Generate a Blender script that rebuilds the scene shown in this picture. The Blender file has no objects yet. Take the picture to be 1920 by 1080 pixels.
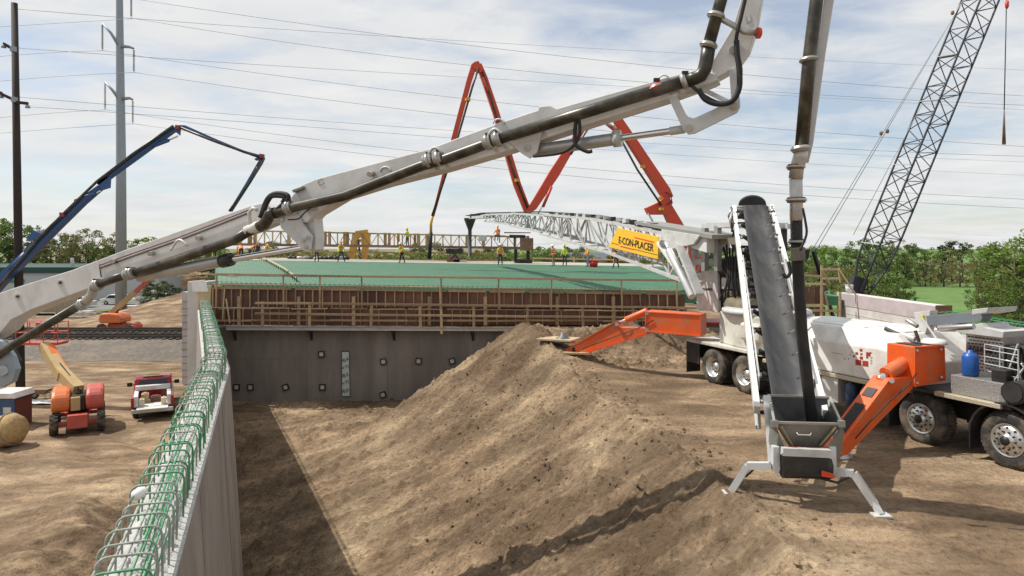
import bpy, bmesh, math, random
import numpy as np
from mathutils import Vector, Matrix
random.seed(7); np.random.seed(7)
S = bpy.context.scene
C = S.collection
# ------------------------------------------------------------ camera, sky, sun, exposure
CAMZ = 4.1; FPX = 1280.0; HOR = 465.0
cd = bpy.data.cameras.new('camera'); cam = bpy.data.objects.new('camera', cd); C.objects.link(cam)
cam.location = (0, 0, CAMZ); cam.rotation_euler = (math.pi/2, 0, 0)
cd.sensor_width = 36; cd.lens = 24; cd.shift_y = -(540-HOR)/1920.0
cd.clip_start = 0.1; cd.clip_end = 9000
S.camera = cam
SUN_EL = math.radians(55)
SUNTO = Vector((-0.972, 0.235, 0)).normalized()      # horizontal direction towards the sun
W = bpy.data.worlds.new('World'); S.world = W; W.use_nodes = True
nt = W.node_tree; nt.nodes.clear()
def N(nt, t, **k):
    n = nt.nodes.new(t)
    for a, b in k.items(): setattr(n, a, b)
    return n
def wire(nt, a, b): nt.links.new(a, b)
sky = N(nt, 'ShaderNodeTexSky', sky_type='NISHITA'); sky.sun_disc = False
sky.sun_elevation = SUN_EL; sky.sun_rotation = math.atan2(SUNTO.x, SUNTO.y)
sky.air_density = 1.0; sky.dust_density = 0.6; sky.ozone_density = 1.5
tc = N(nt, 'ShaderNodeTexCoord'); sep = N(nt, 'ShaderNodeSeparateXYZ'); wire(nt, tc.outputs['Generated'], sep.inputs[0])
def vmath(nt, op, a, b=None):
    n = N(nt, 'ShaderNodeMath', operation=op)
    for i, v in enumerate((a, b)):
        if v is None: continue
        if isinstance(v, (int, float)): n.inputs[i].default_value = v
        else: wire(nt, v, n.inputs[i])
    return n.outputs[0]
zz = vmath(nt, 'ADD', vmath(nt, 'MAXIMUM', sep.outputs[2], 0.0), 0.10)
cx_ = vmath(nt, 'DIVIDE', sep.outputs[0], zz); cy_ = vmath(nt, 'DIVIDE', sep.outputs[1], zz)
comb = N(nt, 'ShaderNodeCombineXYZ'); wire(nt, cx_, comb.inputs[0]); wire(nt, vmath(nt, 'MULTIPLY', cy_, 1.25), comb.inputs[1])
n1 = N(nt, 'ShaderNodeTexNoise'); n1.inputs['Scale'].default_value = 0.62; n1.inputs['Detail'].default_value = 4; n1.inputs['Roughness'].default_value = .5; n1.inputs['Distortion'].default_value = .5
n2 = N(nt, 'ShaderNodeTexNoise'); n2.inputs['Scale'].default_value = 2.6; n2.inputs['Detail'].default_value = 9; n2.inputs['Roughness'].default_value = .62; n2.inputs['Distortion'].default_value = .35
mp = N(nt, 'ShaderNodeMapping'); mp.inputs['Location'].default_value = (3.1, 7.7, 0); mp.inputs['Rotation'].default_value = (0, 0, .5)
wire(nt, comb.outputs[0], mp.inputs[0]); wire(nt, mp.outputs[0], n1.inputs['Vector']); wire(nt, mp.outputs[0], n2.inputs['Vector'])
cl = vmath(nt, 'ADD', vmath(nt, 'MULTIPLY', n1.outputs[0], .62), vmath(nt, 'MULTIPLY', n2.outputs[0], .38))
cr = N(nt, 'ShaderNodeValToRGB'); cr.color_ramp.elements[0].position = .36; cr.color_ramp.elements[0].color = (.34, .34, .34, 1)
cr.color_ramp.elements[1].position = .535; cr.color_ramp.elements[1].color = (1, 1, 1, 1)
wire(nt, cl, cr.inputs[0])
n3 = N(nt, 'ShaderNodeTexNoise'); n3.inputs['Scale'].default_value = 1.5; n3.inputs['Detail'].default_value = 7
wire(nt, comb.outputs[0], n3.inputs['Vector'])
cr3 = N(nt, 'ShaderNodeValToRGB'); cr3.color_ramp.elements[0].position = .3; cr3.color_ramp.elements[0].color = (5.8, 5.95, 6.1, 1)
cr3.color_ramp.elements[1].position = .65; cr3.color_ramp.elements[1].color = (6.7, 6.72, 6.7, 1)
wire(nt, n3.outputs[0], cr3.inputs[0])
mx = N(nt, 'ShaderNodeMix', data_type='RGBA'); wire(nt, cr.outputs[0], mx.inputs[0]); wire(nt, sky.outputs[0], mx.inputs[6]); wire(nt, cr3.outputs[0], mx.inputs[7])
bg = N(nt, 'ShaderNodeBackground'); bg.inputs[1].default_value = 0.128; wire(nt, mx.outputs[2], bg.inputs[0])
wo = N(nt, 'ShaderNodeOutputWorld'); wire(nt, bg.outputs[0], wo.inputs[0])
sl = bpy.data.lights.new('sun', 'SUN'); sl.energy = 5.0; sl.angle = math.radians(.53); sl.color = (1, .95, .87)
so = bpy.data.objects.new('sun', sl); C.objects.link(so)
sd = Vector((SUNTO.x*math.cos(SUN_EL), SUNTO.y*math.cos(SUN_EL), math.sin(SUN_EL)))
so.rotation_euler = (-sd).to_track_quat('-Z', 'Y').to_euler(); so.location = (-30, 20, 60)
S.view_settings.view_transform = 'Standard'; S.view_settings.look = 'None'; S.view_settings.exposure = 0; S.view_settings.gamma = 1
S.view_settings.use_curve_mapping = False
# ------------------------------------------------------------ helpers
CAM = Vector((0, 0, CAMZ))
class Pl:
    """vertical plane through o=(x,y) along horizontal direction d; hit() = point of the plane seen at a photo pixel"""
    def __init__(s, o, d):
        s.d = Vector((d[0], d[1], 0)).normalized(); s.o = Vector((o[0], o[1], 0))
        s.n = Vector((s.d.y, -s.d.x, 0))
        if s.n.dot(-s.o) < 0: s.n = -s.n
    def hit(s, px, py, off=0.0):
        r = Vector(((px-960)/FPX, 1, (HOR-py)/FPX))
        t = ((s.o + s.n*off) - CAM).dot(s.n)/r.dot(s.n)
        return CAM + r*t
def at(px, py, Y): return Vector(((px-960)*Y/FPX, Y, CAMZ+(HOR-py)*Y/FPX))
def on(px, py, z):
    Y = (CAMZ-z)*FPX/(py-HOR); return Vector(((px-960)*Y/FPX, Y, z))
MATS = {}
def mat(name, col, rough=.6, metal=0., var=.15, scale=2.5, bump=0., dirt=None, damt=.35, dscale=1.2, rnd=0., bscale=25., stretch=None, spec=.5):
    if name in MATS: return MATS[name]
    m = bpy.data.materials.new(name); m.use_nodes = True; t = m.node_tree
    b = t.nodes['Principled BSDF']; b.inputs['Roughness'].default_value = rough; b.inputs['Metallic'].default_value = metal
    b.inputs['Specular IOR Level'].default_value = spec
    g = N(t, 'ShaderNodeNewGeometry'); pos = g.outputs['Position']
    if stretch:
        mp = N(t, 'ShaderNodeMapping'); mp.inputs['Scale'].default_value = stretch; wire(t, pos, mp.inputs[0]); pos = mp.outputs[0]
    nz = N(t, 'ShaderNodeTexNoise'); nz.inputs['Scale'].default_value = scale; nz.inputs['Detail'].default_value = 7; nz.inputs['Roughness'].default_value = .6
    wire(t, pos, nz.inputs['Vector'])
    mr = N(t, 'ShaderNodeMapRange'); mr.inputs['From Min'].default_value = .25; mr.inputs['From Max'].default_value = .75
    mr.inputs['To Min'].default_value = 1-var; mr.inputs['To Max'].default_value = 1+var; wire(t, nz.outputs[0], mr.inputs['Value'])
    fac = mr.outputs[0]
    if rnd:
        oi = N(t, 'ShaderNodeObjectInfo'); m2 = N(t, 'ShaderNodeMapRange'); m2.inputs['To Min'].default_value = 1-rnd; m2.inputs['To Max'].default_value = 1+rnd
        wire(t, oi.outputs['Random'], m2.inputs['Value']); fac = vmath(t, 'MULTIPLY', fac, m2.outputs[0])
    sc = N(t, 'ShaderNodeVectorMath', operation='SCALE'); sc.inputs[0].default_value = col[:3]; wire(t, fac, sc.inputs['Scale'])
    out = sc.outputs[0]
    if dirt:
        nd = N(t, 'ShaderNodeTexNoise'); nd.inputs['Scale'].default_value = dscale; nd.inputs['Detail'].default_value = 8; nd.inputs['Roughness'].default_value = .65; wire(t, pos, nd.inputs['Vector'])
        rp = N(t, 'ShaderNodeMapRange'); rp.inputs['From Min'].default_value = .46; rp.inputs['From Max'].default_value = .72; rp.inputs['To Max'].default_value = damt; wire(t, nd.outputs[0], rp.inputs['Value'])
        mm = N(t, 'ShaderNodeMix', data_type='RGBA'); wire(t, rp.outputs[0], mm.inputs[0]); wire(t, out, mm.inputs[6]); mm.inputs[7].default_value = (*dirt, 1); out = mm.outputs[2]
    wire(t, out, b.inputs['Base Color'])
    if bump:
        bn = N(t, 'ShaderNodeTexNoise'); bn.inputs['Scale'].default_value = bscale; bn.inputs['Detail'].default_value = 6; wire(t, pos, bn.inputs['Vector'])
        bp = N(t, 'ShaderNodeBump'); bp.inputs['Strength'].default_value = bump; bp.inputs['Distance'].default_value = .03; wire(t, bn.outputs[0], bp.inputs['Height']); wire(t, bp.outputs[0], b.inputs['Normal'])
    MATS[name] = m; return m
DUST = (.30, .23, .15)
GREY = mat('boom_grey', (.60, .60, .59), .42, 0, .07, 1.5, dirt=(.30, .29, .26), damt=.45, dscale=1.6)
PIPE = mat('pipe_dark', (.040, .036, .026), .38, .2, .3, 3, dirt=(.20, .17, .11), damt=.5, dscale=3)
STEEL = mat('bare_steel', (.42, .42, .41), .35, .75, .2, 4, dirt=(.25, .23, .2), damt=.5)
CHROME = mat('chrome_rod', (.7, .7, .7), .15, 1, .05)
COUPL = mat('coupling', (.46, .45, .42), .4, .55, .2, 6, dirt=(.15, .13, .1), damt=.6, dscale=5)
RUBBER = mat('rubber', (.016, .016, .017), .7, 0, .3, 5, dirt=(.10, .08, .06), damt=.35, dscale=2)
TYRE = mat('tyre', (.026, .025, .024), .85, 0, .2, 5, dirt=(.24, .185, .125), damt=.9, dscale=2.2, bump=.2)
BLACK = mat('black_paint', (.015, .015, .016), .5, 0, .2, 4, dirt=(.12, .1, .075), damt=.4)
ORANGE = mat('orange_paint', (.74, .105, .014), .42, 0, .14, 3, dirt=(.34, .20, .11), damt=.75, dscale=3.2, bump=.08)
WHITE = mat('white_paint', (.74, .735, .70), .4, 0, .06, 1.2, dirt=(.42, .36, .27), damt=.65, dscale=1.8)
DWHITE = mat('stained_white', (.60, .585, .52), .55, 0, .12, 2, dirt=(.22, .19, .14), damt=.75, dscale=1.5)
LGREY = mat('silver_paint', (.55, .56, .55), .42, .1, .1, 3, dirt=(.30, .28, .24), damt=.6, dscale=2.5)
RIM = mat('rim', (.62, .62, .6), .3, .8, .1, 6, dirt=(.3, .24, .17), damt=.5, dscale=5)
YELLOW = mat('sign_yellow', (.82, .48, .02), .45, 0, .05)
BELT = mat('belt', (.024, .025, .028), .6, 0, .3, 2, dirt=(.085, .08, .072), damt=.8, stretch=(3, .6, .6))
REDB = mat('red_boom', (.62, .06, .02), .42, 0, .08, 1, dirt=(.4, .12, .07), damt=.3)
BLUEB = mat('blue_boom', (.025, .085, .24), .4, 0, .1, 1)
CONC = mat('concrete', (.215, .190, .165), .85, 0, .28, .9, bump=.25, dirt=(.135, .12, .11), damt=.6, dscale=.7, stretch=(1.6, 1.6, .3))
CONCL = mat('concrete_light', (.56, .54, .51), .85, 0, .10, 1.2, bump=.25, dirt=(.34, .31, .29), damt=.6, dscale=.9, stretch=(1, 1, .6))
CTOP = mat('concrete_rough', (.46, .46, .44), .9, 0, .25, 9, bump=.9, bscale=40, dirt=(.25, .24, .22), damt=.6, dscale=4)
WOOD = mat('timber', (.36, .25, .145), .75, 0, .2, 5, dirt=(.2, .15, .11), damt=.5, rnd=.28, bump=.15)
WOODP = mat('timber_pale', (.50, .38, .23), .75, 0, .15, 5, dirt=(.3, .23, .16), damt=.4, rnd=.2, bump=.15)
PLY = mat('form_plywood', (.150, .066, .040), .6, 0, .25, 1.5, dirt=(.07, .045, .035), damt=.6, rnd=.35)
REBARG = mat('epoxy_green', (.045, .24, .10), .5, 0, .2, 8, dirt=(.4, .4, .37), damt=.35, dscale=9)
REBARD = mat('rebar_splashed', (.33, .34, .31), .7, 0, .25, 15, dirt=(.10, .26, .13), damt=.8, dscale=6)
RUST = mat('rusty_steel', (.20, .12, .075), .75, .2, .3, 4, dirt=(.33, .26, .19), damt=.5, rnd=.2)
YMACH = mat('machine_yellow', (.62, .33, .03), .5, 0, .15, 2, dirt=(.3, .2, .1), damt=.4)
GALV = mat('galvanised', (.27, .32, .36), .5, .3, .08, .6)
POLE = mat('pole_brown', (.030, .020, .017), .8, 0, .3, 2, stretch=(6, 6, .5))
WIREM = mat('wire', (.30, .31, .32), .5, .3, 0)
CRANE = mat('crane_dark', (.022, .024, .034), .5, .1, .2, 2)
LIFTO = mat('lift_orange', (.62, .15, .035), .45, 0, .1, 2, dirt=(.4, .22, .12), damt=.4)
LIFTR = mat('lift_red', (.46, .075, .05), .5, 0, .12, 2, dirt=(.38, .2, .15), damt=.5)
LIFTC = mat('lift_cream', (.44, .31, .14), .5, 0, .12, 2, dirt=(.3, .2, .12), damt=.4)
CARRED = mat('car_red', (.30, .012, .022), .25, 0, .03)
GLASS = mat('dark_glass', (.02, .025, .028), .08, 0, .1)
PRED = mat('print_red', (.35, .035, .025), .5, 0, .2, 40)
TEXTB = mat('print_black', (.012, .012, .012), .6)
def link(ob, parent=None):
    C.objects.link(ob)
    if parent is not None:
        ob.parent = parent; ob.matrix_parent_inverse = parent.matrix_basis.inverted()
    return ob
def tag(o, label=None, cat=None, group=None, kind=None):
    if label: o['label'] = label
    if cat: o['category'] = cat
    if group: o['group'] = group
    if kind: o['kind'] = kind
    return o
def thing(name, label, cat, loc, group=None, rz=0):
    o = bpy.data.objects.new(name, None); C.objects.link(o); o.empty_display_size = .2
    o.matrix_basis = Matrix.Translation(Vector(loc)) @ Matrix.Rotation(rz, 4, 'Z')
    return tag(o, label, cat, group)
class MB:
    def __init__(s): s.v = []; s.f = []; s.sm = []
    def add(s, vs, fs, smooth=False):
        b = len(s.v); s.v += [tuple(p) for p in vs]
        for f in fs: s.f.append(tuple(b+i for i in f)); s.sm.append(smooth)
        return s
    def box(s, lo, hi, M=None):
        x0, y0, z0 = lo; x1, y1, z1 = hi
        vs = [Vector(p) for p in ((x0,y0,z0),(x1,y0,z0),(x1,y1,z0),(x0,y1,z0),(x0,y0,z1),(x1,y0,z1),(x1,y1,z1),(x0,y1,z1))]
        if M: vs = [M @ p for p in vs]
        return s.add(vs, [(0,3,2,1),(4,5,6,7),(0,1,5,4),(1,2,6,5),(2,3,7,6),(3,0,4,7)])
    def prism(s, pts, ext):
        n = len(pts); pts = [Vector(p) for p in pts]; ext = Vector(ext)
        return s.add(pts+[p+ext for p in pts], [tuple(range(n)), tuple(range(2*n-1, n-1, -1))]+[(i, i+n, (i+1) % n+n, (i+1) % n) for i in range(n)])
    def bar(s, p, q, w, h=None, up=(0, 0, 1)):
        h = h or w; p = Vector(p); q = Vector(q); M = barM(p, q, w, h, up)
        return s.box((-.5, -.5, -.5), (.5, .5, .5), M)
    def tube(s, pts, r, n=10, cap=True):
        pts = [Vector(p) for p in pts]; rs = r if isinstance(r, (list, tuple)) else [r]*len(pts); m = len(pts); vs = []
        ref = None
        for i, p in enumerate(pts):
            t = (pts[min(i+1, m-1)]-pts[max(i-1, 0)]).normalized()
            if ref is None:
                ref = Vector((0, 0, 1)) if abs(t.z) < .9 else Vector((1, 0, 0))
            a = (ref - t*ref.dot(t)).normalized(); ref = a; b = t.cross(a)
            for k in range(n):
                c = 2*math.pi*k/n; vs.append(p+(a*math.cos(c)+b*math.sin(c))*rs[i])
        fs = [(i*n+k, i*n+(k+1) % n, (i+1)*n+(k+1) % n, (i+1)*n+k) for i in range(m-1) for k in range(n)]
        s.add(vs, fs, True)
        if cap:
            b0 = len(s.v)-m*n
            s.f.append(tuple(b0+k for k in reversed(range(n)))); s.sm.append(False)
            s.f.append(tuple(b0+(m-1)*n+k for k in range(n))); s.sm.append(False)
        return s
    def lathe(s, prof, M, n=24, smooth=True):
        """prof = [(r, h)] turned about local z, placed by M"""
        vs = []; m = len(prof)
        for r, h in prof:
            for k in range(n):
                a = 2*math.pi*k/n; vs.append(M @ Vector((r*math.cos(a), r*math.sin(a), h)))
        return s.add(vs, [(i*n+k, i*n+(k+1) % n, (i+1)*n+(k+1) % n, (i+1)*n+k) for i in range(m-1) for k in range(n)], smooth)
    def build(s, name, material, parent=None, bevel=0, fix=True):
        me = bpy.data.meshes.new(name); me.from_pydata(s.v, [], s.f)
        me.polygons.foreach_set('use_smooth', s.sm); me.materials.append(material)
        if fix:
            bm = bmesh.new(); bm.from_mesh(me); bmesh.ops.recalc_face_normals(bm, faces=bm.faces); bm.to_mesh(me); bm.free()
        ob = bpy.data.objects.new(name, me); link(ob, parent)
        if bevel:
            md = ob.modifiers.new('bevel', 'BEVEL'); md.width = bevel; md.segments = 2; md.limit_method = 'ANGLE'; md.angle_limit = .6
        return ob
def barM(p, q, w, h, up=(0, 0, 1)):
    d = q-p; L = d.length; x = d/L; up = Vector(up)
    if abs(x.dot(up)) > .98: up = Vector((1, 0, 0)) if abs(x.x) < .9 else Vector((0, 1, 0))
    y = up.cross(x).normalized(); z = x.cross(y)
    M = Matrix((( x.x*L, y.x*w, z.x*h), (x.y*L, y.y*w, z.y*h), (x.z*L, y.z*w, z.z*h))).to_4x4()
    M.translation = (p+q)/2
    return M
UNIT = {}
def unit(kind, m):
    k = (kind, m.name)
    if k not in UNIT:
        b = MB()
        if kind == 'box': b.box((-.5, -.5, -.5), (.5, .5, .5))
        else: b.tube([(-.5, 0, 0), (.5, 0, 0)], .5, 10)
        me = bpy.data.meshes.new(kind); me.from_pydata(b.v, [], b.f); me.polygons.foreach_set('use_smooth', b.sm); me.materials.append(m)
        UNIT[k] = me
    return UNIT[k]
def bar(name, p, q, w, h, m, parent=None, up=(0, 0, 1), kind='box'):
    """one straight member: its own object, mesh data shared by all members of that material"""
    o = bpy.data.objects.new(name, unit(kind, m)); o.matrix_basis = barM(Vector(p), Vector(q), w, h, up); link(o, parent)
    return o
def rod(name, p, q, d, m, parent=None): return bar(name, p, q, d, d, m, parent, kind='tube')
def slab(name, pl, poly, off, thick, m, parent, bevel=.008):
    pts = [pl.hit(x, y, off) for x, y in poly]
    return MB().prism(pts, -pl.n*thick).build(name, m, parent, bevel)
def text(name, body, pl, pr, up, m, parent, width=None, depth=.006):
    cu = bpy.data.curves.new(name, 'FONT'); cu.body = body; cu.extrude = .02; cu.offset = .008
    ob = bpy.data.objects.new(name, cu); C.objects.link(ob); bpy.context.view_layer.update()
    me = bpy.data.meshes.new_from_object(ob.evaluated_get(bpy.context.evaluated_depsgraph_get())); bpy.data.objects.remove(ob)
    xs = [v.co.x for v in me.vertices]; ys = [v.co.y for v in me.vertices]; zs = [v.co.z for v in me.vertices]
    pl = Vector(pl); pr = Vector(pr); x = (pr-pl); L = x.length; x /= L; up = Vector(up); h = up.length; up = (up - x*up.dot(x)).normalized(); z = x.cross(up)
    for v in me.vertices:
        a = (v.co.x-min(xs))/(max(xs)-min(xs))*L; b = (v.co.y-min(ys))/(max(ys)-min(ys))*h; c = (v.co.z-min(zs))/(max(zs)-min(zs))*depth
        v.co = pl + x*a + up*b + z*c
    me.materials.clear(); me.materials.append(m)
    o = bpy.data.objects.new(name, me); link(o, parent); return o
def copy_tree(o, M, label=None):
    """copy a thing with its parts and sub-parts, moved by world matrix M"""
    r = o.copy(); C.objects.link(r); r.matrix_basis = M @ o.matrix_basis
    if label: r['label'] = label
    def rec(src, dst):
        for ch in list(src.children):
            c = ch.copy(); C.objects.link(c); c.parent = dst; rec(ch, c)
    rec(o, r); return r
# value noise for relief
_VT = {}
def vnoise(x, y, seed):
    if seed not in _VT: _VT[seed] = np.random.RandomState(seed).rand(256, 256)
    r = _VT[seed]
    xi = np.floor(x).astype(int); yi = np.floor(y).astype(int); fx = x-xi; fy = y-yi
    fx = fx*fx*(3-2*fx); fy = fy*fy*(3-2*fy); a = xi % 256; b = yi % 256; a1 = (a+1) % 256; b1 = (b+1) % 256
    return (r[a, b]*(1-fx)+r[a1, b]*fx)*(1-fy)+(r[a, b1]*(1-fx)+r[a1, b1]*fx)*fy-.5
def fbm(x, y, seed, o=4):
    s = 0; a = 1; f = 1
    for i in range(o): s = s+a*vnoise(x*f+i*17.3, y*f+i*9.1, seed+i); a *= .5; f *= 2.03
    return s
# ------------------------------------------------------------ ground: one sheet to the horizon
WY = [-5.0, 6.24, 17.07, 33.6, 36]; WX = [1.06, -3.07, -7.05, -14.8, -16]
def xwall(Y): return np.interp(Y, WY, WX)
CY = [0, 6, 8.5, 10.6, 13.3, 18, 23.3, 26, 29, 33]; CX = [3.2, 3.5, 3.6, 3.65, 3.35, 2.5, 1.3, .3, .2, .3]
def sstep(a, b, x):
    t = np.clip((x-a)/(b-a), 0, 1); return t*t*(3-2*t)
def ground_z(X, Y):
    d = X-xwall(Y)
    yard = -4.95+.10*fbm(X*.25, Y*.25, 3)+.035*fbm(X*1.6, Y*1.6, 5, 3)
    yard = yard+.55*np.exp(-((X+7.6+.30*Y)/1.6)**2)*sstep(30, 22, Y)*(1+1.2*fbm(X*.5, Y*.5, 77, 3))      # spoil heap along the wall
    ruts = .05*np.sin((X*.55+Y*.9)*2.2+2*fbm(X*.2, Y*.2, 8))*sstep(-28, -14, X)
    yard = yard+np.where(Y < 34, ruts, 0)+.22*fbm(X*1.1, Y*1.1, 71, 4)*sstep(-17, -12, X)*sstep(28, 20, Y)
    rr = np.hypot(X+9, Y-43)
    for r0 in (14.2, 16.0, 18.6, 20.4): yard = yard-.09*np.exp(-((rr-r0+.3*fbm(X*.3, Y*.3, 73))/.22)**2)*sstep(36, 32, Y)
    dp = sstep(30.5, 24, Y+1.2*fbm(X*.35, Y*.2, 14)); pit = -3.3+dp*(-1.5+.36*np.clip(d-.3, 0, 8))+.14*fbm(X*.4, Y*.4, 11)+.05*fbm(X*1.5, Y*1.5, 12, 3)
    xc = np.interp(Y, CY, CX)+.14*fbm(Y*.7, X*0+3.1, 21)
    peak = 1.15*np.exp(-((Y-25.8)/3.0)**2)
    s = xc-X
    lip = .06*np.exp(-(s/.28)**2)*(1+1.4*fbm(X*1.2, Y*1.2, 22, 3))
    streak = fbm(X*.35+Y*.06, Y*1.1, 31, 4)*.07+fbm(X*2.2, Y*2.2, 33, 4)*.075+fbm(X*6, Y*6, 35, 3)*.07+fbm(X*13, Y*13, 37, 2)*.03
    slope = peak-.66*s+streak*np.clip(s, 0, 1)
    k = .5; hh = np.clip(.5+.5*(slope-pit)/k, 0, 1); left = pit*(1-hh)+slope*hh+k*hh*(1-hh)          # smooth max
    pad = .05*fbm(X*.3, Y*.3, 41)+.03*fbm(X*1.3, Y*1.3, 42, 4)+.012*fbm(X*5, Y*5, 43, 3)
    for o_ in (-1.2, .9, 3.1): pad = pad-.05*np.exp(-((X*.929+Y*.371-10.4+o_+.25*fbm(X*.3, Y*.3, 46))/.2)**2)*sstep(3.8, 5, X)
    heap = peak*np.exp(-(np.clip(-s, 0, 99)/1.7)**2)+.55*np.exp(-((X-5)/3.5)**2-((Y-29.5)/2.0)**2)*(1+1.3*fbm(X*.8, Y*.8, 47))+.5*np.exp(-((X-2.4)/1.2)**2-((Y-27.6)/1.2)**2)
    pad = pad+heap+.12*fbm(X*1.7, Y*1.7, 49)*sstep(24, 27, Y)
    lump = np.clip(fbm(X*3.6, Y*3.6, 81, 3)-.16, 0, 1)*.34+np.clip(fbm(X*8.5, Y*8.5, 84, 2)-.22, 0, 1)*.22
    site = np.where(s > 0, left+lump, pad+lump*np.where(Y > 23, 1.2, np.clip(1+s/1.2, .12, 1)))+lip
    yard = yard+lump*.30*np.where(Y < 40, 1, 0)
    z = np.where(d > -.30, site, yard)
    back = -4.95+.25*fbm(X*.04, Y*.04, 55)*sstep(90, 160, Y)
    z = np.where((Y > 33.4) & (X > -15.5) & (X < 16), -4.95, z)
    z = np.where((Y > 33.4) & (X >= 16), -4.95+4.95*(1-sstep(33.4, 46, Y))*sstep(16, 19, X), z)
    z = np.where(Y > 48, back+.0*X, z)
    # slope of soil rising to the far abutment, left of the bridge
    z = z+np.where(Y > 40, 3.5*sstep(-56, -41, X)*sstep(71, 92, Y)*(1-sstep(20, 40, X))*(1-sstep(98, 114, Y)), 0)*(1+.1*fbm(X*.4, Y*.4, 60))
    return z
def axis(dense0, dense1, step, mids, far):
    a = list(np.arange(dense0, dense1, step))
    x = a[-1]+step; st = step
    while x < far: a.append(x); st = min(st*1.09, far*.12) if x > mids else max(st, .25); x += st
    a.append(far)
    return a
xr = axis(0, 14, .075, 45, 4000); xl = axis(0, 15.5, .085, 45, 4000)
xs = np.array([-v for v in reversed(xl[1:])]+xr)
ya = axis(4.5, 34, .085, 90, 6000); ys = np.array([-400, -60, -20, -8, -2, 1, 2.5, 3.5]+ya)
GX, GY = np.meshgrid(xs, ys)
GZ = ground_z(GX, GY)
nx, ny = len(xs), len(ys)
co = np.stack([GX, GY, GZ], -1).reshape(-1, 3)
idx = np.arange(nx*ny).reshape(ny, nx)
fq = np.stack([idx[:-1, :-1], idx[:-1, 1:], idx[1:, 1:], idx[1:, :-1]], -1).reshape(-1, 4)
def grid_mesh(name, co, fq, smooth=True):
    me = bpy.data.meshes.new(name); me.vertices.add(len(co)); me.vertices.foreach_set('co', co.astype(np.float32).ravel())
    me.loops.add(fq.size); me.loops.foreach_set('vertex_index', fq.astype(np.int32).ravel())
    me.polygons.add(len(fq)); me.polygons.foreach_set('loop_start', np.arange(0, fq.size, fq.shape[1], dtype=np.int32))
    me.polygons.foreach_set('use_smooth', np.full(len(fq), smooth)); me.update(calc_edges=True); return me
def dirt_mat():
    m = bpy.data.materials.new('dirt'); m.use_nodes = True; t = m.node_tree; b = t.nodes['Principled BSDF']
    b.inputs['Roughness'].default_value = .95; b.inputs['Specular IOR Level'].default_value = .15
    g = N(t, 'ShaderNodeNewGeometry')
    def noise(sc, det, loc=(0, 0, 0), stretch=(1, 1, 1), ro=.6):
        mp = N(t, 'ShaderNodeMapping'); mp.inputs['Location'].default_value = loc; mp.inputs['Scale'].default_value = stretch; wire(t, g.outputs['Position'], mp.inputs[0])
        n = N(t, 'ShaderNodeTexNoise'); n.inputs['Scale'].default_value = sc; n.inputs['Detail'].default_value = det; n.inputs['Roughness'].default_value = ro; wire(t, mp.outputs[0], n.inputs['Vector']); return n.outputs[0]
    def ramp(v, stops):
        r = N(t, 'ShaderNodeValToRGB'); el = r.color_ramp.elements
        while len(el) < len(stops): el.new(.5)
        for e, (p, c) in zip(el, stops): e.position = p; e.color = (*c, 1)
        wire(t, v, r.inputs[0]); return r.outputs[0]
    def mix(f, a, c, mode='MIX'):
        n = N(t, 'ShaderNodeMix', data_type='RGBA', blend_type=mode); 
        if isinstance(f, float): n.inputs[0].default_value = f
        else: wire(t, f, n.inputs[0])
        wire(t, a, n.inputs[6]); wire(t, c, n.inputs[7]); return n.outputs[2]
    base = ramp(noise(.35, 8), [(.36, (.195, .135, .086)), (.47, (.262, .186, .120)), (.60, (.325, .240, .156)), (.70, (.41, .315, .208))])
    streak = ramp(noise(1.0, 7, (4, 2, 0), (.35, 1.2, .35)), [(.40, (.76, .74, .72)), (.50, (1, 1, 1)), (.62, (1.38, 1.37, 1.34))])
    fine = ramp(noise(9, 6), [(.30, (.55, .53, .51)), (.46, (.95, .95, .95)), (.7, (1.18, 1.17, 1.15))])
    c = mix(1.0, mix(1.0, base, streak, 'MULTIPLY'), fine, 'MULTIPLY')
    # damp, dark soil in patches
    dk = N(t, 'ShaderNodeMapRange'); dk.inputs['From Min'].default_value = .48; dk.inputs['From Max'].default_value = .64; dk.inputs['To Max'].default_value = .66; wire(t, noise(.5, 9, (11, 5, 0), (.6, 1, 1)), dk.inputs['Value'])
    rgb = N(t, 'ShaderNodeRGB'); rgb.outputs[0].default_value = (.115, .078, .048, 1)
    c = mix(dk.outputs[0], c, rgb.outputs[0])
    wire(t, c, b.inputs['Base Color'])
    bp = N(t, 'ShaderNodeBump'); bp.inputs['Strength'].default_value = 1.0
    sp_ = N(t, 'ShaderNodeSeparateXYZ'); wire(t, g.outputs['True Normal'], sp_.inputs[0]); fl = N(t, 'ShaderNodeMapRange'); fl.inputs['From Min'].default_value = .86; fl.inputs['From Max'].default_value = .985; fl.inputs['To Min'].default_value = .10; fl.inputs['To Max'].default_value = .045; wire(t, sp_.outputs[2], fl.inputs['Value']); wire(t, fl.outputs[0], bp.inputs['Distance'])
    wire(t, vmath(t, 'ADD', noise(14, 8, ro=.7), vmath(t, 'MULTIPLY', noise(3.5, 6), 1.2)), bp.inputs['Height']); wire(t, bp.outputs[0], b.inputs['Normal'])
    return m
DIRT = dirt_mat()
me = grid_mesh('ground', co, fq); me.materials.append(DIRT)
ground = bpy.data.objects.new('ground', me); C.objects.link(ground); tag(ground, 'bare sandy brown soil of the building site with pit and sloped bank', 'ground', kind='structure')
def gz(x, y): return float(ground_z(np.array([float(x)]), np.array([float(y)]))[0])
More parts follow.
